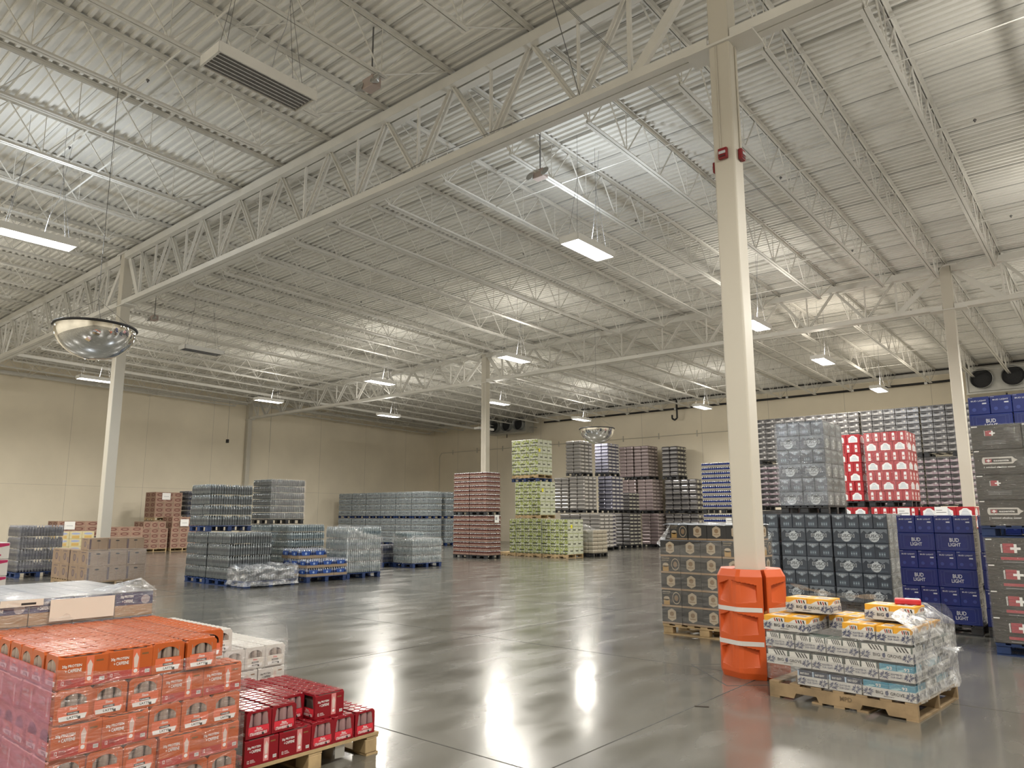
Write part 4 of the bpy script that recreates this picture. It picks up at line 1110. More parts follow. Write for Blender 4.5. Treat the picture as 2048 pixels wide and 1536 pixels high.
film('clear film stretched along the front of the beer tray pallet', *bl(0, 0), 1.22, 1.12, .16, bgtop, BA, FILM, out=.006, amp=.004, inward=.02, sides='f', seed=23, nz=14, dens=.03)
film('clear film over the back and left of the beer tray pallet', *bl(0, 0), 1.22, 1.12, .16, lambda t, s: .84, BA, FILM, out=.012, amp=.012, inward=.2, sides='bl', seed=24, nz=14)
b = MB(); p0 = Vector((*bl(-.03, .62), .50))
for k in range(7):
    a = k * .9; q = p0 + Vector((.05 + .018 * k, .02 * math.sin(a * 2), .012 * math.cos(a))); b.add([tuple(p0), tuple(q + Vector((0, .02, .02))), tuple(q + Vector((.02, -.015, -.01)))], [(0, 1, 2)], FILM_CRUSH)
tag(obj('film_tail', b), 'torn tail of film sticking out from the right side of the beer trays', 'stretch film')

# ---------------------------------------------------------------- loads right of the column
MT = [('mountain_big', 2, 3), ('mountain_small', 4, 3)] * 3
T2X, T2Y = -3.16, 13.87
load('slate beer case', 'on nearest pallet of slate row', T2X, T2Y, 0, .90, 1.1, 1.66, MT, pal=BLACKP, full_pal=False)
load('slate beer case', 'on middle pallet of slate row', -4.08, T2Y, 0, .90, 1.1, 1.66, MT, pal=BLACKP, side=False)
load('slate beer case', 'on pallet beside the guarded column', -5.02, T2Y, 0, .90, 1.1, 1.66, MT, pal=BLACKP, side=False)
load('slate beer case', 'on the raised wrapped pallet', -4.10, T2Y + .02, 1.663, .86, 1.15, 1.70, MT, pal=BLACKP)
film('clear film around the raised pallet of slate beer cases', -4.10, T2Y + .02, .86, 1.15, 1.82, lambda t, s: 3.37, mat=FILM, amp=.03, inward=.03, sides='fr', seed=31, nz=20, out=.02)
film('crinkled film on the right end of the slate beer row', T2X, T2Y, .9, 1.1, .16, lambda t, s: 1.67, mat=FILM_CRUSH, amp=.03, inward=.02, sides='r', seed=32, nz=22, out=.02)
NV = [('navy_big', 2, 3), ('navy_small', 4, 3)] * 3
load('navy beer case', 'left low pallet', -1.66, 12.0, 0, .95, 1.1, 1.63, NV, pal=BLACKP, side=False)
load('navy beer case', 'low pallet behind charcoal cases', -.62, 12.0, 0, .98, 1.1, 1.63, NV, pal=BLACKP, side=False, skip=lambda k, i, j: i == 0)
load('navy beer case', 'top pallet above charcoal cases', -.55, 12.02, 1.633, 1.02, 1.1, 1.64, NV, pal=BLACKP, side=False)
load('navy beer case', 'second top pallet by the cooler', .50, 12.02, 1.633, .98, 1.1, 1.64, NV, pal=BLACKP, side=False, skip=lambda k, i, j: k < 4, core=4)
ES = L_('plus_big', 2, 2, 4); EU = [('plus_pill', 2, 2), ('plus_small', 2, 2)] * 2
load('charcoal water case', 'lower right pallet', -.33, 10.60, 0, 1.03, 1.0, 1.36, ES, pal=BLUEP, side=False, skip=lambda k, i, j: i == 0)
load('charcoal water case', 'upper right pallet', -.35, 10.62, 1.363, 1.04, 1.0, 1.36, EU, pal=BLUEP, side=False)
film('clear film round the upper charcoal water cases', -.35, 10.62, 1.04, 1.0, 1.50, lambda t, s: 2.73, mat=FILM_THIN, amp=.03, inward=.0, sides='fl', seed=35, nz=18, out=.012)
film('clear film round the lower charcoal water cases', -.33, 10.60, 1.03, 1.0, .15, lambda t, s: 1.365, mat=FILM_THIN, amp=.015, inward=.0, sides='fl', seed=36, nz=12, out=.012)
# dark craft beer by the guard
SX, SY = -3.88, 9.44
rowA = lambda i, j: 'glass_case' if i == 3 else 'badge_case'
rowB = lambda i, j: 'glass_case' if i == 0 else 'badge_case'
top_ = load('black beer case', 'beside the column guard', SX, SY, 0, 1.22, 1.0, 1.28, [(rowB, 4, 3), (rowA, 4, 3), (rowB, 4, 3), (rowA, 4, 3), (rowB, 4, 3)], pal=WOODL, palstyle='block', full_pal=True, top=True)
load('loose black beer case', 'top of dark stack', SX - .02, SY + .15, top_ + .001, 1.12, .8, .215, [(rowA, 4, 3)], side=False, top=True)
film('sagging grey film around the black beer cases', SX, SY, 1.22, 1.0, .15, lambda t, s: (1.17 + .17 * t if s == 'f' else 1.34), mat=film_material('grey_haze_film', (.9, .9, .9), .055, .07, .25, 3), amp=.008, inward=.01, sides='fr', seed=41, nz=12)
sheet('white crumpled film over the top of the black beer cases', SX + .02, SY + .08, 1.24, .95, top_ + .225, FILM_CRUSH, .02, 9, droop=.02)
b = MB(); q = [(SX - 1.10, SY + .12, top_ + .23), (SX - 1.10, SY + .75, top_ + .23), (SX - 1.32, SY + .8, top_ - .04), (SX - 1.33, SY + .1, top_ - .05), (SX - 1.22, SY + .06, top_ - .12)]
b.add(q, [(0, 1, 2, 3), (0, 3, 4)], FILM_CRUSH); tag(obj('film_flap', b), 'film flap sloping off the left end of the black beer stack', 'stretch film')
# red cans
RC = lambda s0: [(('red_can_case', 5, 3) if (k + s0) % 2 == 0 else ('red_arch_case', 3, 2)) for k in range(7)]
load('red can case', 'on raised middle pallet', -3.83, 19.3, 1.85, .93, 1.0, 1.79, RC(0), pal=BLACKP)
load('red can case', 'on raised pallet behind slate cases', -4.86, 19.3, 1.85, .93, 1.0, 1.78, RC(1), pal=BLACKP, side=False, skip=lambda k, i, j: i > 2)
load('red can case', 'on low middle pallet', -3.72, 19.3, 0, 1.0, 1.0, 1.84, [('orange_case_far', 3, 2)] * 5 + [('red_arch_case', 3, 2), ('red_can_case', 5, 3)], pal=BLACKP, skip=lambda k, i, j: k < 4, core=4)
load('red can case', 'on low pallet behind slate cases', -4.80, 19.3, 0, 1.0, 1.0, 1.84, RC(1), pal=BLACKP, side=False, skip=lambda k, i, j: k < 6, core=6)
load('red can case', 'on low right pallet', -2.60, 19.3, 0, 1.08, 1.0, 1.84, RC(0)[:6] + [('red_arch_case', 3, 2)], pal=BLACKP, skip=lambda k, i, j: k < 5, core=5)
film('clear film round the raised red can cases', -3.83, 19.3, .93, 1.0, 1.99, lambda t, s: 3.65, mat=FILM_THIN, amp=.02, inward=.02, sides='fr', seed=51, nz=14, out=.015)
# paper signs on red loads
for (x, z, lab) in ((-4.02, 1.72, 'white price sheet on the low middle red pallet'), (-3.25, 1.74, 'white price sheet on the low right red pallet')):
    b = MB(); b.box(-.13, .13, -.001, 0, -.1, .1, WHITE); b.box(-.1, .02, -.002, -.0012, .02, .03, INK); b.box(-.1, .1, -.002, -.0012, -.03, -.02, INK)
    o = obj('paper_sign', b, None, (x, 19.291, z)); tag(o, lab, 'sign')
# silver can wall
SX0 = -2.86
cols = [(SX0, .80, 3), (-3.68 - .80 + .80 - .79, 1.60, 5), (-6.14, 1.62, 5), (-7.80, 1.62, 5)]
names = ['nearest stack', 'second stack', 'third stack', 'fourth stack']
for ci, (x, wd, nx) in enumerate(cols):
    x = (-2.82, -4.47, -6.14, -7.80)[ci] ; wd = 1.62; nx = 5
    load('silver can case', f'top tier, {names[ci]} of the wall', x, 24.5, 3.36, wd, 1.0, 1.53, L_('silver_case', nx, 3, 8), pal=BLACKP, side=False, skip=(lambda k, i, j: i < 1 and False))
    if ci != 2:
        load('plum silver can case', f'middle tier, {names[ci]} of the wall', x, 24.5, 1.83, wd, 1.0, 1.52, L_('plum_silver_case', nx, 3, 8), pal=BLACKP, side=False, skip=(lambda k, i, j, ci=ci: (ci == 3 and i > 4)))
    else:
        pass
    b = MB(); b.bbox(x - wd, x, 24.5, 25.5, .142, 3.355 if ci == 2 else 1.82, .02, SIL, seg=1); o = obj('wrapped_load', b); tag(o, f'dark wrapped load, bottom tier, {names[ci]} of the wall', 'load', 'bottom tier loads')
    pallet(x - wd / 2, 25.0, 0, wd, 1.0, BLACKP, 'block', f'black pallet on the floor, {names[ci]} of the silver wall')
# blue cans left of the column
load('blue can tray', 'upper pallet left of guarded column', -9.3, 22.8, 1.72, 1.4, 1.0, 1.66, L_('blue_can_tray', 3, 3, 10), pal=BLACKP, name='can_tray', cat='tray', side=False)
load('blue can tray', 'lower pallet left of guarded column', -9.3, 22.8, 0, 1.4, 1.0, 1.70, L_('blue_can_tray', 3, 3, 10), pal=BLACKP, name='can_tray', cat='tray', side=False, skip=lambda k, i, j: k < 8, core=8)
b = MB(); b.box(-.16, .16, -.001, 0, -.12, .12, WHITE); b.box(-.12, .04, -.002, -.0012, .03, .045, INK); b.box(-.12, .1, -.002, -.0012, -.04, -.03, GREY)
tag(obj('paper_sign', b, None, (-9.75, 22.791, 1.45)), 'white price sheet on the lower blue can trays', 'sign')
# ---------------------------------------------------------------- centre back
load('red can tray', 'lower left pallet', -19.72, 21.15, 0, .86, .86, 1.66, L_('red_can_tray', 3, 3, 9), pal=BLACKP, name='can_tray', cat='tray', side=False)
load('red can tray', 'lower right pallet', -18.80, 21.15, 0, .90, .86, 1.66, L_('red_can_tray', 3, 3, 9), pal=BLACKP, name='can_tray', cat='tray')
load('red can tray', 'upper left pallet', -19.74, 21.15, 1.663, .84, .86, 1.67, L_('red_can_tray', 3, 3, 9), pal=BLACKP, name='can_tray', cat='tray', side=False)
load('red can tray', 'upper right pallet', -18.83, 21.15, 1.663, .88, .86, 1.67, L_('red_can_tray', 3, 3, 9), pal=BLACKP, name='can_tray', cat='tray')
b = MB(); b.box(0, .001, -.13, .13, -.15, .15, WHITE); b.box(.0012, .002, -.09, .02, -.05, .07, GREY)
tag(obj('paper_label', b, None, (-18.79, 21.75, 1.52)), 'white sheet on the corner of the lower red can trays', 'label')
LM = [(('lime_case' if k % 2 else 'lime_case_b'), 3, 3) for k in range(5)]
load('lime floral case', 'lower right pallet', -16.80, 23.70, 0, 1.27, 1.07, 1.50, LM, pal=WOODL, palstyle='stringer')
load('lime floral case', 'lower left pallet', -18.12, 23.70, 0, 1.30, 1.07, 1.53, LM, pal=WOODL, palstyle='stringer', side=False)
load('lime floral case', 'middle pallet', -18.14, 23.70, 1.533, 1.33, 1.03, 1.50, LM, pal=WOODL, palstyle='stringer')
pallet(-18.95, 24.18, 3.036, 1.4, .98, BLUEP, 'block', 'blue pallet between the middle and top lime loads')
load('lime floral case', 'top pallet', -18.25, 23.70, 3.18, 1.40, .98, 1.60, LM, pal=WOODL, palstyle='stringer')
load('lime floral case', 'low pallet behind red trays', -19.46, 23.72, 0, 1.0, 1.0, 1.50, LM, pal=WOODL, palstyle='stringer', side=False, skip=lambda k, i, j: i > 0)
YT = M('yellow_tag', (.75, .70, .03), .6)
for x, y, z, nm in ((-16.79, 23.95, 1.22, 'lower'), (-18.13, 23.85, 2.68, 'middle'), (-18.24, 23.8, 4.32, 'top')):
    b = MB(); b.box(0, .002, -.06, .06, -.07, .07, YT); tag(obj('tag_label', b, None, (x, y, z)), f'yellow tag on the {nm} lime floral load', 'label')
load('tan shrink-wrapped tray', 'low pallet right of lime cases', -16.55, 25.1, 0, .55, 1.1, 1.07, L_('roll_cream', 2, 3, 6), pal=BLACKP, name='can_tray', cat='tray')
film('torn film hanging off the low tan trays', -16.55, 25.1, .55, 1.1, .6, lambda t, s: 1.32 - .2 * t, mat=FILM_CRUSH, amp=.05, inward=.2, sides='f', seed=61, nz=10)
def rolls(look, kd, desc, X, Y, z, W_, D_, H_, n=9, nx=2, ny=3, **kw):
    load(look, desc, X, Y, z, W_, D_, H_, L_(kd, nx, ny, n), pal=BLACKP, name=('wrapped_pack' if look.split()[0] in ('silver', 'indigo') else 'wrapped_tray'), cat='tray', **kw)
rolls('silver wrapped tray', 'roll_silver', 'low pallet by tan trays', -19.31, 29.9, 0, 1.15, 1.25, 1.76)
rolls('silver wrapped tray', 'roll_silver', 'middle pallet', -20.15, 29.9, 1.80, .93, 1.1, 1.79)
rolls('silver wrapped tray', 'roll_silver', 'top pallet', -20.35, 29.9, 3.62, .92, 1.07, 1.74)
rolls('silver wrapped tray', 'roll_silver', 'middle pallet behind lime load', -21.12, 29.9, 1.80, .9, 1.1, 1.75, side=False)
rolls('silver wrapped tray', 'roll_silver', 'low pallet behind lime load', -20.50, 29.95, 0, 1.2, 1.1, 1.76, side=False, skip=lambda k, i, j: k < 8, core=8)
rolls('indigo wrapped tray', 'roll_indigo', 'middle pallet', -19.58, 31.5, 1.80, .85, 1.1, 1.84)
rolls('indigo wrapped tray', 'roll_indigo', 'top pallet under mirror', -19.77, 31.5, 3.66, .82, 1.1, 1.65)
rolls('indigo wrapped tray', 'roll_indigo', 'low pallet', -19.6, 31.5, 0, .95, 1.1, 1.78, side=False)
rolls('cream capped tray', 'roll_dark', 'low pallet', -19.85, 33.6, 0, .9, 1.19, 1.78)
rolls('cream capped tray', 'roll_dark', 'middle short pallet', -19.87, 33.6, 1.80, .94, 1.11, 1.07, 5)
rolls('plum wrapped tray', 'roll_plum', 'low pallet', -19.26, 35.6, 0, 1.05, 1.2, 1.79)
rolls('plum wrapped tray', 'roll_plum', 'middle pallet', -19.55, 35.6, 1.80, .95, 1.2, 1.84)
rolls('plum wrapped tray', 'roll_plum', 'middle pallet further left', -20.6, 35.6, 1.80, .95, 1.2, 1.84, side=False)
rolls('plum wrapped tray', 'roll_plum', 'top pallet', -19.77, 35.6, 3.66, .9, 1.15, 1.84)
rolls('plum wrapped tray', 'roll_plum', 'top pallet further left', -20.73, 35.6, 3.66, .9, 1.15, 1.86, side=False)
rolls('charcoal wrapped tray', 'roll_dark', 'middle pallet', -17.08, 35.8, 1.80, .93, 1.2, 1.79, 6)
rolls('charcoal wrapped tray', 'roll_dark', 'middle pallet further left', -18.03, 35.8, 1.80, .93, 1.2, 1.79, 6, side=False)
rolls('charcoal wrapped tray', 'roll_dark', 'top pallet', -18.11, 35.8, 3.62, .96, 1.1, 1.77, 7)
rolls('charcoal wrapped tray', 'roll_dark', 'low pallet', -17.04, 35.8, 0, .95, 1.2, 1.77, 6)
rolls('charcoal wrapped tray', 'roll_dark', 'low pallet further left', -18.0, 35.8, 0, .95, 1.2, 1.77, 6, side=False)
# ---------------------------------------------------------------- bottled water
bp_ = dict(name='bottle_pack', cat='bottle pack')
load('grey bottled water pack', 'lower front right pallet', -16.04, 9.0, 0, 1.0, 1.15, 1.23, L_('plain_bottles', 3, 3, 4), pal=BLUEP, **bp_)
load('grey bottled water pack', 'lower front left pallet', -17.09, 9.0, 0, 1.0, 1.15, 1.22, L_('plain_bottles', 3, 3, 4), pal=BLUEP, side=False, **bp_)
load('grey bottled water pack', 'raised front pallet', -17.10, 9.0, 1.232, .93, 1.2, 1.16, L_('plain_bottles', 3, 3, 4), pal=BLUEP, **bp_)
load('grey bottled water pack', 'short film-draped pallet', -15.28, 9.05, 0, .68, 1.28, .44, L_('plain_bottles', 2, 4, 1), pal=BLUEP, top=True, **bp_)
film('crumpled film bagging round the short water pallet', -15.28, 9.05, .68, 1.28, .04, lambda t, s: .47 + .05 * math.sin(t * 7), mat=FILM_CRUSH, amp=.07, inward=.1, sides='frbl', seed=71, nz=14, out=.05, skirt=.06)
sheet('film lying over the top of the short water pallet', -15.26, 9.02, .72, 1.34, .455, FILM_CRUSH, .06, 15)
load('blue sparkling water case', 'stepped front pallet', -15.39, 10.72, 0, 1.05, 1.22, .56, L_('sparkling_case', 3, 3, 2), pal=BLUEP, top=True, name='bottle_case', cat='case')
load('topmost sparkling water case', 'stepped front pallet', -15.75, 10.72, .562, .75, .85, .24, L_('sparkling_case', 2, 2, 1), top=True, name='bottle_case', cat='case')
load('pale bottled water pack', 'pallet behind sparkling water', -15.55, 12.05, 0, .95, 1.15, 1.34, L_('white_label_bottles', 3, 3, 4), pal=BLUEP, **bp_)
film('loose film over the pale water pallet', -15.55, 12.05, .95, 1.15, .2, lambda t, s: 1.38 - .22 * t * (s == 'r'), mat=FILM, amp=.04, inward=.12, sides='fr', seed=72, nz=14, out=.03)
load('pale bottled water pack', 'low pallet under the raised one', -17.59, 11.72, 0, 1.0, 1.1, 1.38, L_('white_label_bottles', 3, 3, 6), pal=BLUEP, **bp_)
load('pale bottled water pack', 'low pallet further left', -18.68, 11.72, 0, 1.05, 1.1, 1.38, L_('white_label_bottles', 3, 3, 6), pal=BLUEP, side=False, skip=lambda k, i, j: k < 3, **bp_, core=3)
load('pale bottled water pack', 'tall raised pallet', -18.72, 11.72, 1.383, 1.0, 1.15, 1.29, L_('plain_bottles', 3, 3, 6), pal=BLACKP, **bp_)
film('shiny film on the tall raised water pallet', -18.72, 11.72, 1.0, 1.15, 1.54, lambda t, s: 2.68, mat=FILM, amp=.02, inward=.0, sides='r', seed=73, nz=10)
load('teal label water pack', 'small lone pallet', -17.27, 15.94, 0, .95, 1.3, .92, L_('white_label_bottles', 3, 3, 3), pal=BLUEP, top=True, **bp_)
load('teal label water pack', 'upper step of lone pallet', -17.6, 15.98, .924, .6, .75, .2, L_('white_label_bottles', 2, 2, 1), top=True, **bp_)
film('film hanging round the small lone water pallet', -17.27, 15.94, .95, 1.3, .14, lambda t, s: 1.06 - .14 * t, mat=FILM, amp=.03, inward=.1, sides='fr', seed=74, nz=12, out=.025)
load('navy bottled water pack', 'low pallet beside the lone one', -18.35, 15.6, 0, .7, 1.0, .70, L_('navy_bottles', 2, 3, 2), pal=BLUEP, top=True, **bp_)
for i in range(9):
    x = -29.25 - i * 1.33
    if x < -38.44 + 1.25: break
    load('white and blue water pack', f'lower back row, {ordn(i + 1)} from right', x, 28.0, 0, 1.25, 1.15, 1.5, L_('blue_label_bottles', 2, 2, 4), pal=BLUEP, side=i == 0, **bp_)
    load('white and blue water pack', f'upper back row, {ordn(i + 1)} from right', x, 28.0, 1.503, 1.25, 1.15, 1.5, L_('blue_label_bottles', 2, 2, 4), pal=BLUEP, side=i == 0, **bp_)
load('white and blue water pack', 'lower pallet beyond back row', -29.25, 29.5, 0, 1.25, 1.15, 1.5, L_('blue_label_bottles', 2, 2, 4), pal=BLUEP, front=False, side_from=0, **bp_)
load('white and blue water pack', 'upper pallet beyond back row', -29.25, 29.5, 1.503, 1.25, 1.15, 1.5, L_('blue_label_bottles', 2, 2, 4), pal=BLUEP, front=False, side_from=0, **bp_)
load('navy bottled water pack', 'tall pallet at far left', -22.17, 6.51, 0, .95, 1.07, 1.36, L_('navy_bottles', 3, 3, 4), pal=BLUEP, **bp_)
film('shiny film round the navy bottle pallet', -22.17, 6.51, .95, 1.07, .2, lambda t, s: 1.38, mat=FILM, amp=.02, inward=.0, sides='fr', seed=75, nz=12)
# ---------------------------------------------------------------- brown boxes
bx = dict(name='cardboard_box', cat='box')
load('brown cardboard box', 'on wrapped right pallet', -17.84, 6.63, 0, 1.05, 1.28, .83, L_('kraft_case', 2, 3, 2), pal=WOOD, palstyle='stringer', **bx)
load('brown cardboard box', 'on left pallet', -18.95, 6.63, 0, 1.05, .84, .83, L_('kraft_case', 2, 3, 2), pal=WOOD, palstyle='stringer', side=False, **bx)
film('shiny film round the brown box pallet', -17.84, 6.63, 1.05, 1.28, .16, lambda t, s: .86, mat=FILM, amp=.015, inward=.02, sides='r', seed=77, nz=10)
load('loose brown box', 'on top of wrapped boxes', -17.92, 6.66, .835, .45, 1.22, .27, L_('kraft_case', 1, 3, 1), front=False, side_from=0, **bx)
EG = lambda n: L_('egg_case', 2, 3, n)
load('printed brown box', 'right low pallet by left wall', -33.9, 16.1, 0, 1.1, 1.2, 1.08, EG(4), pal=WOODL, palstyle='stringer', front=False, side_from=0, **bx)
load('printed brown box', 'on top of right low pallet', -33.95, 16.15, 1.083, 1.0, 1.1, .5, EG(2), front=True, side_from=1, **bx)
load('printed brown box', 'left low pallet by left wall', -33.9, 14.75, 0, 1.1, 1.2, 1.06, EG(4), pal=WOODL, palstyle='stringer', **bx)
load('printed brown box', 'on top of left low pallet', -33.95, 14.85, 1.063, 1.0, 1.0, .3, EG(1), **bx)
load('printed brown box', 'raised wrapped pallet by left wall', -35.3, 15.9, 1.40, 1.1, 1.3, 1.35, EG(5), pal=WOODL, palstyle='stringer', **bx)
b = MB(); b.bbox(-36.4, -35.3, 15.9, 17.2, .142, 1.395, .02, KRAFTD, seg=1); tag(obj('wrapped_load', b), 'brown wrapped load under the raised boxes by the left wall', 'load')
pallet(-35.85, 16.55, 0, 1.1, 1.3, WOODL, 'stringer', 'wooden pallet on the floor under the raised brown boxes')
load('silver bottled pack', 'behind the raised brown boxes', -35.3, 17.5, 1.5, 1.0, .9, 1.35, L_('navy_bottles', 2, 2, 5), pal=BLUEP, **bp_)
b = MB(); b.bbox(-36.3, -35.3, 17.5, 18.4, .142, 1.495, .02, KRAFTD, seg=1); tag(obj('wrapped_load', b), 'brown wrapped load under the silver bottled packs', 'load')
pallet(-35.8, 17.95, 0, 1.0, .9, WOODL, 'stringer', 'wooden pallet on the floor under the silver bottled packs')
load('printed brown box', 'middle pallet left of pale column', -32.99, 11.0, 0, 1.1, 1.6, 1.40, EG(6), pal=WOODL, palstyle='stringer', skip=lambda k, i, j: k < 3, **bx, core=3)
load('printed brown box', 'pallet right of pale column base', -33.0, 12.9, 0, 1.1, 1.5, 1.15, EG(5), pal=WOODL, palstyle='stringer', skip=lambda k, i, j: k < 2, **bx, core=2)
load('yellow tub case', 'low pallet left of pale column', -31.6, 10.55, 0, 1.0, 1.35, 1.0, L_('yellow_tub_case', 2, 3, 3), pal=WOODL, palstyle='stringer', **bx)
for (x, y, z, lab) in ((-32.98, 11.45, 1.22, 'white sheet on the brown boxes left of the pale column'), (-33.88, 16.7, 1.3, 'white sheet on the right low brown boxes'), (-35.28, 16.4, 2.55, 'white sheet on the raised brown boxes')):
    b = MB(); b.box(0, .003, -.2, .2, -.16, .16, WHITE); b.box(.004, .005, -.12, .12, -.02, .0, GREY); tag(obj('paper_label', b, None, (x, y, z)), lab, 'label')

# ---------------------------------------------------------------- column guard
def guard():
    t = thing('column_guard', 'tall orange plastic guard strapped round the cream column', 'column guard', (COLX[2], G1, 0), 0)
    OG = M('orange_guard_plastic', (.56, .085, .012), .42); Rg = .365; H_ = 1.07
    corners = [22.5 + 45 * k for k in range(8)]
    def outline(phi):                     # rounded octagon radius
        a = (phi - 0) % 45 - 22.5
        return min(Rg * math.cos(R(22.5)) / math.cos(R(a)), Rg * .975)
    gap = -47
    for hside in (0, 1):
        b = MB(); NA, NZ2 = 132, 150; g0 = gap + 180 * hside + 3.2; span = 180 - 6.4
        def rad(phi, z, s):
            r = outline(phi)
            if z > H_ - .07: r -= (z - (H_ - .07)) * .55
            if z < .06: r -= (.06 - z) * .35
            # wedge-shaped pockets: one column of three on each facet pair
            for c0, c1, flip in ((.05, .30, 1), (.34, .47, 0), (.53, .66, 1), (.70, .95, 0)):
                if c0 < s < c1:
                    t_ = (s - c0) / (c1 - c0); t_ = 1 - t_ if flip else t_
                    for zc in (.23, .545, .86):
                        zu = zc + .10 - .045 * t_; zl = zc - .13 + .028 * t_
                        if zl < z < zu:
                            k = (z - zl) / (zu - zl); depth = .006 + .040 * t_
                            r -= depth * min(1, k * 1.15 + .05) * (1 if t_ < .97 else 0)
            return r
        vs = []
        for i in range(NA + 1):
            s = i / NA; phi = g0 + span * s; c_, s_ = math.cos(R(phi)), math.sin(R(phi))
            for j in range(NZ2 + 1):
                z = H_ * j / NZ2; r = rad(phi, z, s); vs.append((r * c_, r * s_, z))
        m = NZ2 + 1; fs = [(i * m + j, (i + 1) * m + j, (i + 1) * m + j + 1, i * m + j + 1) for i in range(NA) for j in range(NZ2)]
        b.add(vs, fs, OG)
        # inner wall, top, bottom and the two flat ends against the column
        ri = .150
        for zz, fl in ((H_, 0), (0.0, 1)):
            ring = []
            for i in range(NA + 1):
                s = i / NA; phi = g0 + span * s; c_, s_ = math.cos(R(phi)), math.sin(R(phi)); r = rad(phi, zz, s)
                q = ri / max(abs(c_), abs(s_)); ring += [(r * c_, r * s_, zz), (q * c_, q * s_, zz - (.008 if not fl else 0))]
            b.add(ring, [((2 * i, 2 * i + 2, 2 * i + 3, 2 * i + 1) if fl else (2 * i, 2 * i + 1, 2 * i + 3, 2 * i + 2)) for i in range(NA)], OG)
        inn = []
        for i in range(NA + 1):
            phi = g0 + span * i / NA; c_, s_ = math.cos(R(phi)), math.sin(R(phi)); q = ri / max(abs(c_), abs(s_)); inn += [(q * c_, q * s_, 0), (q * c_, q * s_, H_ - .008)]
        b.add(inn, [(2 * i, 2 * i + 1, 2 * i + 3, 2 * i + 2) for i in range(NA)], OG)
        for s in (0, 1):
            phi = g0 + span * s; c_, s_ = math.cos(R(phi)), math.sin(R(phi)); q = ri / max(abs(c_), abs(s_))
            pts = [(rad(phi, z, s) * c_, rad(phi, z, s) * s_, z) for z in (0, .05, H_ - .07, H_)] + [(q * c_, q * s_, H_ - .008), (q * c_, q * s_, 0)]
            b.add(pts, [tuple(range(6)) if s == 0 else tuple(reversed(range(6)))], OG)
        obj('guard_half', b, t)
        for zc in (.345, .675):
            s_b = MB(); vs = []
            for i in range(61):
                phi = g0 + 2 + (span - 4) * i / 60; r = outline(phi) + .003
                for z in (zc - .022, zc + .022): vs.append((r * math.cos(R(phi)), r * math.sin(R(phi)), z))
                for z in (zc + .022, zc - .022): vs.append(((r - .0025) * math.cos(R(phi)), (r - .0025) * math.sin(R(phi)), z))
            s_b.add(vs, [(4 * i + q, 4 * i + 4 + q, 4 * i + 4 + (q + 1) % 4, 4 * i + (q + 1) % 4) for i in range(60) for q in range(4)], M('white_strap', (.62, .60, .58), .6))
            obj('strap', s_b, t)
guard()
# ---------------------------------------------------------------- red strobe boxes on the column
RB = M('red_device_plastic', (.22, .012, .016), .35)
def strobe(x, y, z, rz, label):
    t = thing('strobe_box', label, 'alarm strobe', (x, y, z), rz, 'red strobe boxes on the column')
    b = MB(); b.bbox(-.055, .055, -.05, 0, -.065, .065, .012, RB); obj('housing', b, t)
    b = MB(); b.bbox(-.04, .04, -.062, -.0505, -.012, .022, .004, M('strobe_lens', (.55, .55, .58), .1, coat=.5)); obj('lens', b, t)
    b = MB(); b.bbox(-.035, .035, -.056, -.0505, -.050, -.028, .003, M('strobe_grille', (.06, .01, .01), .5)); obj('grille', b, t)
hz = 5.72
strobe(COLX[2], G1 - .126, hz, 0, 'red strobe box facing the camera on the cream column')
strobe(COLX[2] + .126, G1 + .02, hz, math.pi / 2, 'red strobe box on the right side of the cream column')
strobe(COLX[2] - .126, G1, hz - .08, -math.pi / 2, 'red strobe box on the left side of the cream column')

# ---------------------------------------------------------------- hanging mirror domes
def dome(x, y, z, r, label):
    t = thing('mirror_dome', label, 'dome mirror', (x, y, z), 0)
    b = MB(); n, m = 48, 16
    prof = [(r * .985 * math.cos(math.pi / 2 * k / m), -r * .86 * math.sin(math.pi / 2 * k / m)) for k in range(m + 1)]; prof[-1] = (.001, prof[-1][1])
    b.lathe(prof, CHROME, n, cap=False); obj('dome', b, t)
    b = MB(); b.lathe([(r * .96, -.012), (r * 1.01, -.016), (r * 1.025, 0), (r * 1.01, .016), (r * .95, .018)], DARK, n, cap=False)
    b.lathe([(r * .95, .016), (r * .5, .02), (.01, .022)], M('grey_backing', (.3, .3, .3), .6), n, cap=True); obj('rim', b, t)
    top = zd(y) - .85 - z
    for k in range(3):
        a = R(30 + 120 * k); b = MB(); b.tube((r * .98 * math.cos(a), r * .98 * math.sin(a), .015), (0, 0, .42), .003, WIRE, 5); obj('chain', b, t)
    b = MB(); b.tube((0, 0, .42), (0, 0, top), .004, WIRE, 5); obj('cable', b, t)
dome(-10.86, 3.86, 4.23, .53, 'large chrome half-dome mirror hanging near the left column')
dome(-12.485, 19.27, 4.34, .55, 'smaller-looking chrome half-dome mirror hanging before the silver trays')

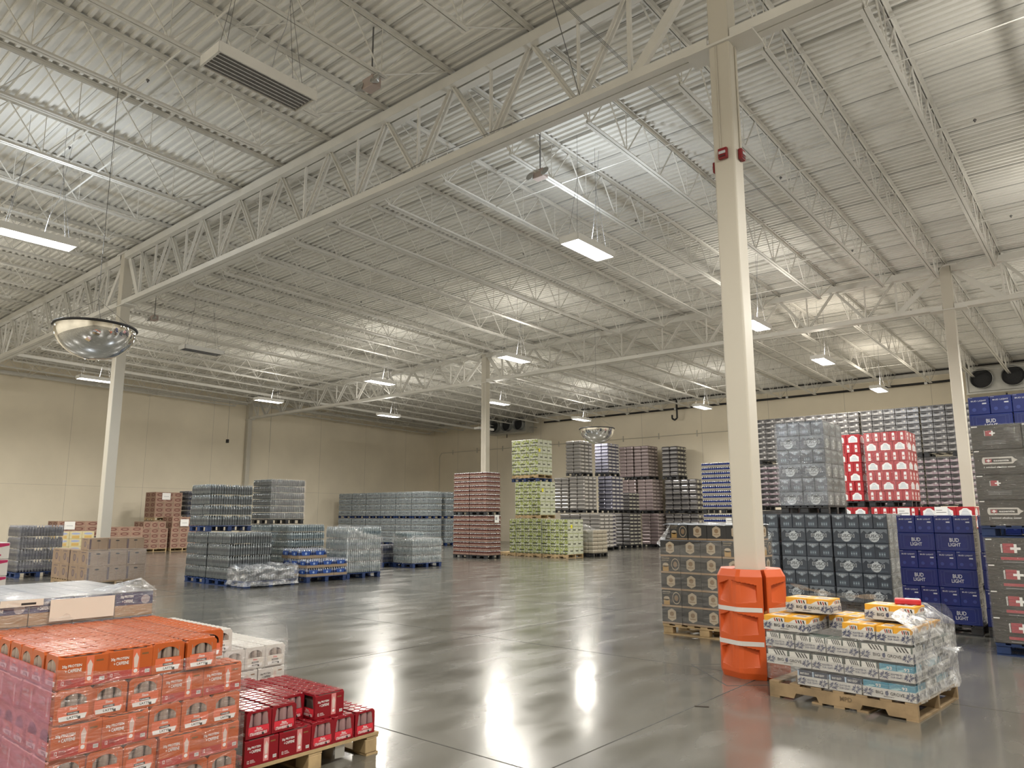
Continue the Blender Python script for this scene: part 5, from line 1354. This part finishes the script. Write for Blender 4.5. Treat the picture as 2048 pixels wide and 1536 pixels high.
# ---------------------------------------------------------------- evaporator coolers on the back wall
def evaporator(x0, x1, y0, y1, z0, z1, nf, label):
    t = thing('evaporator_cooler', label, 'cooling unit', ((x0 + x1) / 2, (y0 + y1) / 2, z0), 0, 'evaporator coolers'); hx = (x1 - x0) / 2; hy = (y1 - y0) / 2; H_ = z1 - z0
    b = MB(); b.bbox(-hx, hx, -hy + .12, hy, .1, H_, .015, GALV); obj('housing', b, t)
    b = MB(); b.box(-hx - .04, hx + .04, -hy - .05, hy + .05, 0, .07, GALV); obj('drain_pan', b, t)
    b = MB()
    for x in (-hx, hx): b.box(x - .03, x + .03, -hy + .05, hy + .1, .07, H_ + .25, GALV)
    obj('side_frame', b, t)
    fr = min(.41, (2 * hx / nf) * .42)
    for k in range(nf):
        cx = -hx + (k + .5) * 2 * hx / nf; cz = .1 + (H_ - .1) / 2
        T = Matrix.Translation((cx, -hy + .12, cz)) @ Matrix.Rotation(math.pi / 2, 4, 'X')
        b = MB(); b.lathe([(fr, 0), (fr * 1.0, .26), (fr * 1.03, .27), (fr * .97, .27), (fr * .96, .02)], M('fan_ring_metal', (.36, .37, .36), .35, .5), 32, T, cap=False); f_ = obj('fan_shroud', b, t)
        b = MB(); b.lathe([(fr * .96, .05), (.06, .06)], M('fan_dark', (.012, .013, .016), .6), 32, T)
        for q in range(1, 9): b.lathe([(fr * q / 8.4, .262), (fr * q / 8.4 + .006, .268)], M('guard_wire', (.05, .05, .055), .4, .5), 28, T, cap=False)
        obj('fan_guard', b, t)
    b = MB(); b.tube((hx + .05, 0, .3), (hx + .35, 0, .3), .035, GALV, 8); b.tube((hx + .35, 0, .3), (hx + .35, hy, .3), .035, GALV, 8); b.tube((-hx * .2, 0, 0), (-hx * .2, 0, -.22), .03, DARK, 8); obj('pipework', b, t)
    b = MB()
    for x in (-hx, hx): b.tube((x, 0, H_), (x, 0, zd(y0) - z0 - .1), .012, WIRE, 6)
    obj('hanger_rod', b, t)
evaporator(-31.2, -28.2, 35.3, 36.1, 6.85, 7.85, 3, 'grey three-fan cooler hanging by the back wall above the lime cases')
evaporator(-4.62, -1.35, 35.6, 36.5, 6.68, 7.82, 3, 'grey fan cooler above the navy beer cases at the right')
# refrigeration pipe, conduits
b = MB(); x = -28.0
while x < -5.2:
    x2 = min(x + 3.1, -5.2); b.tube((x, YW - .35, 7.60), (x2 - .12, YW - .35, 7.60), .055, DARK, 8); x = x2
t = thing('refrigerant_pipe', 'black insulated pipe run with pale clamps along the back wall', 'pipe', (-16, YW - .35, 7.6)); o = obj('insulated_run', b, t); o.location = (16, -(YW - .35), -7.6)
b = MB(); x = -28.0 + 3.1
while x < -5.2: b.tube((x - .12, YW - .35, 7.6), (x, YW - .35, 7.6), .062, WHITE, 8); b.tube((x - .06, YW - .35, 7.6), (x - .06, YW - .35, 8.15), .008, WIRE, 5); x += 3.1
o = obj('pipe_clamp', b, t); o.location = (16, -(YW - .35), -7.6)
b = MB(); b.tube((-18.6, YW - .5, 8.1), (-18.6, YW - .5, 7.05), .05, DARK, 8); b.tube((-18.6, YW - .5, 7.05), (-18.75, YW - .5, 6.95), .05, DARK, 8); b.tube((-18.75, YW - .5, 6.95), (-18.9, YW - .5, 7.05), .05, DARK, 8); b.tube((-18.9, YW - .5, 7.05), (-18.9, YW - .5, 7.25), .05, DARK, 8)
o = obj('trap_bend', b, t); o.location = (16, -(YW - .35), -7.6)
b = MB(); b.tube((-29, YW - .2, 8.16), (XE - 4, YW - .2, 8.16), .03, DARK, 6); tag(obj('upper_pipe', b), 'thin black pipe under the roof deck along the back wall', 'pipe')
b = MB(); b.tube((-37.6, YW - .05, 6.16), (-9, YW - .05, 6.16), .02, COLM, 6); b.tube((-37.6, YW - .05, 6.16), (-37.8, YW - .05, 5.9), .02, COLM, 6); b.tube((-37.8, YW - .05, 5.9), (-37.8, YW - .05, .3), .02, COLM, 6)
for k in range(12): b.box(-36.5 + k * 2.35, -36.46 + k * 2.35, YW - .06, YW, 6.0, 6.34, COLM)
tag(obj('wall_conduit', b), 'thin painted conduit running along the back wall and down the corner', 'conduit')
b = MB(); b.tube((-32.0, YS + 1, zd(YS + 1) - .95), (-32.0, YW - .3, zd(YW - .3) - .95), .075, STEEL, 10)
for k in range(11): b.tube((-32, YS + 2 + 3.9 * k, zd(YS + 2 + 3.9 * k) - .95), (-32, YS + 2 + 3.9 * k, zd(YS + 2 + 3.9 * k)), .012, STEEL, 5)
tag(obj('sprinkler_main', b), 'fat white sprinkler main under the joists near the left wall', 'pipe')
for nm, y in (('near', 4.4), ('second', 9.4), ('third', 14.0), ('fourth', 19.0), ('fifth', 25.5), ('sixth', 31.5)):
    b = MB(); b.tube((-32, y, zd(y) - .28), (XE - 1, y, zd(y) - .28), .018, STEEL, 6)
    x = -31
    while x < XE - 2: b.lathe([(.012, -.02), (.012, .0), (.03, .01), (.012, .05)], WIRE, 6, Matrix.Translation((x, y, zd(y) - .32))); x += 3.3
    tag(obj('sprinkler_branch', b), f'thin white sprinkler branch pipe, {nm} from the front, with small heads', 'pipe', 'sprinkler branch pipes')
# cables
for k in range(3):
    b = MB(); y0, y1 = 4.5, 18
    b.tube((-4.60 - .03 * k, y0, zd(y0) - .90 + .02 * k), (-4.66 - .03 * k, G1 + 1.4, zd(9) - .9 + .015 * k), .0035, WIRE, 5); b.tube((-4.66 - .03 * k, G1 + 1.4, zd(9) - .9 + .015 * k), (-4.7 - .02 * k, y1, zd(y1) - .9), .0035, WIRE, 5)
    tag(obj('black_cable', b), f'thin black cable strung under the joist left of the column, {ordn(k + 1)} of three', 'cable', 'cable bundle')
b = MB(); b.tube((-4.3, 5.6, 7.85), (-5.1, G1 - .1, ZB + .14), .005, WIRE, 5); b.tube((-5.1, G1 - .1, ZB + .14), (-8.0, G1 - .12, ZB + .20), .005, WIRE, 5); b.tube((-8.0, G1 - .12, ZB + .20), (-9.4, G1 - .1, ZB + .12), .005, WIRE, 5)
tag(obj('loose_cable', b), 'single thin cable dropping to the near girder and along it', 'cable')
def flood(x, y, z, label):
    t = thing('emergency_light', label, 'emergency light', (x, y, z), 0, 'emergency lights under the roof')
    b = MB(); b.bbox(-.12, .12, -.08, .08, 0, .16, .01, M('dusty_beige_plastic', (.40, .33, .30), .5)); obj('battery_box', b, t)
    for s in (-1, 1):
        b = MB(); T = Matrix.Translation((s * .17, -.04, .05)) @ Matrix.Rotation(R(70), 4, 'X'); b.lathe([(.02, -.03), (.085, .05), (.088, .06), (.08, .06), (.07, .045)], M('lamp_head_grey', (.35, .35, .33), .3, .2), 16, T); obj('lamp_head', b, t)
    b = MB(); b.tube((0, 0, .16), (0, 0, zd(y) - z), .012, WIRE, 6); obj('stem', b, t)
flood(-7.75, 6.15, 7.75, 'twin-head emergency light under the roof near the top of the view')
flood(-7.6, 10.0, 7.75, 'twin-head emergency light beyond the near girder above the lit fixture')
flood(-22.6, 9.7, 7.65, 'twin-head emergency light right of the pale left column top')
b = MB(); b.tube((0, 0, .1), (0, 0, 2.78), .006, WIRE, 5); b.bbox(-.09, .09, -.05, .05, -.1, .1, .01, DARK)
tag(obj('cord_reel_plug', b, None, (-37.9, 20.8, 5.75)), 'black socket box hanging on a cord before the left wall', 'hanging socket')
b = MB(); b.tube((0, 0, 0), (0, 0, 3.17), .006, WIRE, 5); tag(obj('pull_cord', b, None, (-37.8, 23.4, 5.3)), 'plain thin cord hanging right of the wall column', 'cord')

b = MB(); b.bbox(-.035, .035, -.002, .002, 0, .085, .0015, WHITE, seg=1)
tag(obj('paper_scrap', b, None, (-4.16, 3.22, .0165), R(80)), 'white card scrap standing inside the pallet under the crimson cartons', 'paper scrap')
f_m = MB(); vs_, fs_, ar_ = text2d('MPD'); cs_, sn_ = math.cos(BA), math.sin(BA)
f_m.add([(x * .036, -.0012, y * .036) for x, y in vs_], fs_, M('felt_pen_mark', (.15, .105, .06), .8))
for p_ in [o for o in C.objects if o.name.startswith('pallet') and o.get('label', '').startswith('worn wooden pallet')]:
    st = [c for c in p_.children if c.name.startswith('stringer')]
    o = obj('pen_mark', f_m, p_); o.location = (.06, -.562, .085)
b = MB(); P0 = Vector((*bl(1.06, .20), .985)); P1 = Vector((*bl(.30, .16), .93)); n_ = 24; vs = []
for k in range(n_ + 1):
    q = P0.lerp(P1, k / n_) - Vector((0, 0, .035 * math.sin(math.pi * k / n_))); wv = .008 + .016 * abs(math.sin(k * .5))
    vs += [tuple(q + Vector((0, -.01, wv))), tuple(q + Vector((0, .02, -wv)))]
b.add(vs, [(2 * k, 2 * k + 2, 2 * k + 3, 2 * k + 1) for k in range(n_)], FILM_CRUSH, smooth=True)
tag(obj('film_strand', b), 'twisted strand of film bridging the two topmost beer trays', 'stretch film')
b = MB(); b.bbox(-.06, .06, -.015, .015, 0, .006, .002, M('dark_debris', (.04, .03, .02), .8), seg=1); tag(obj('floor_scrap', b, None, (-2.95, 6.1, 0), .4), 'small dark scrap on the floor left of the beer tray pallet', 'scrap')
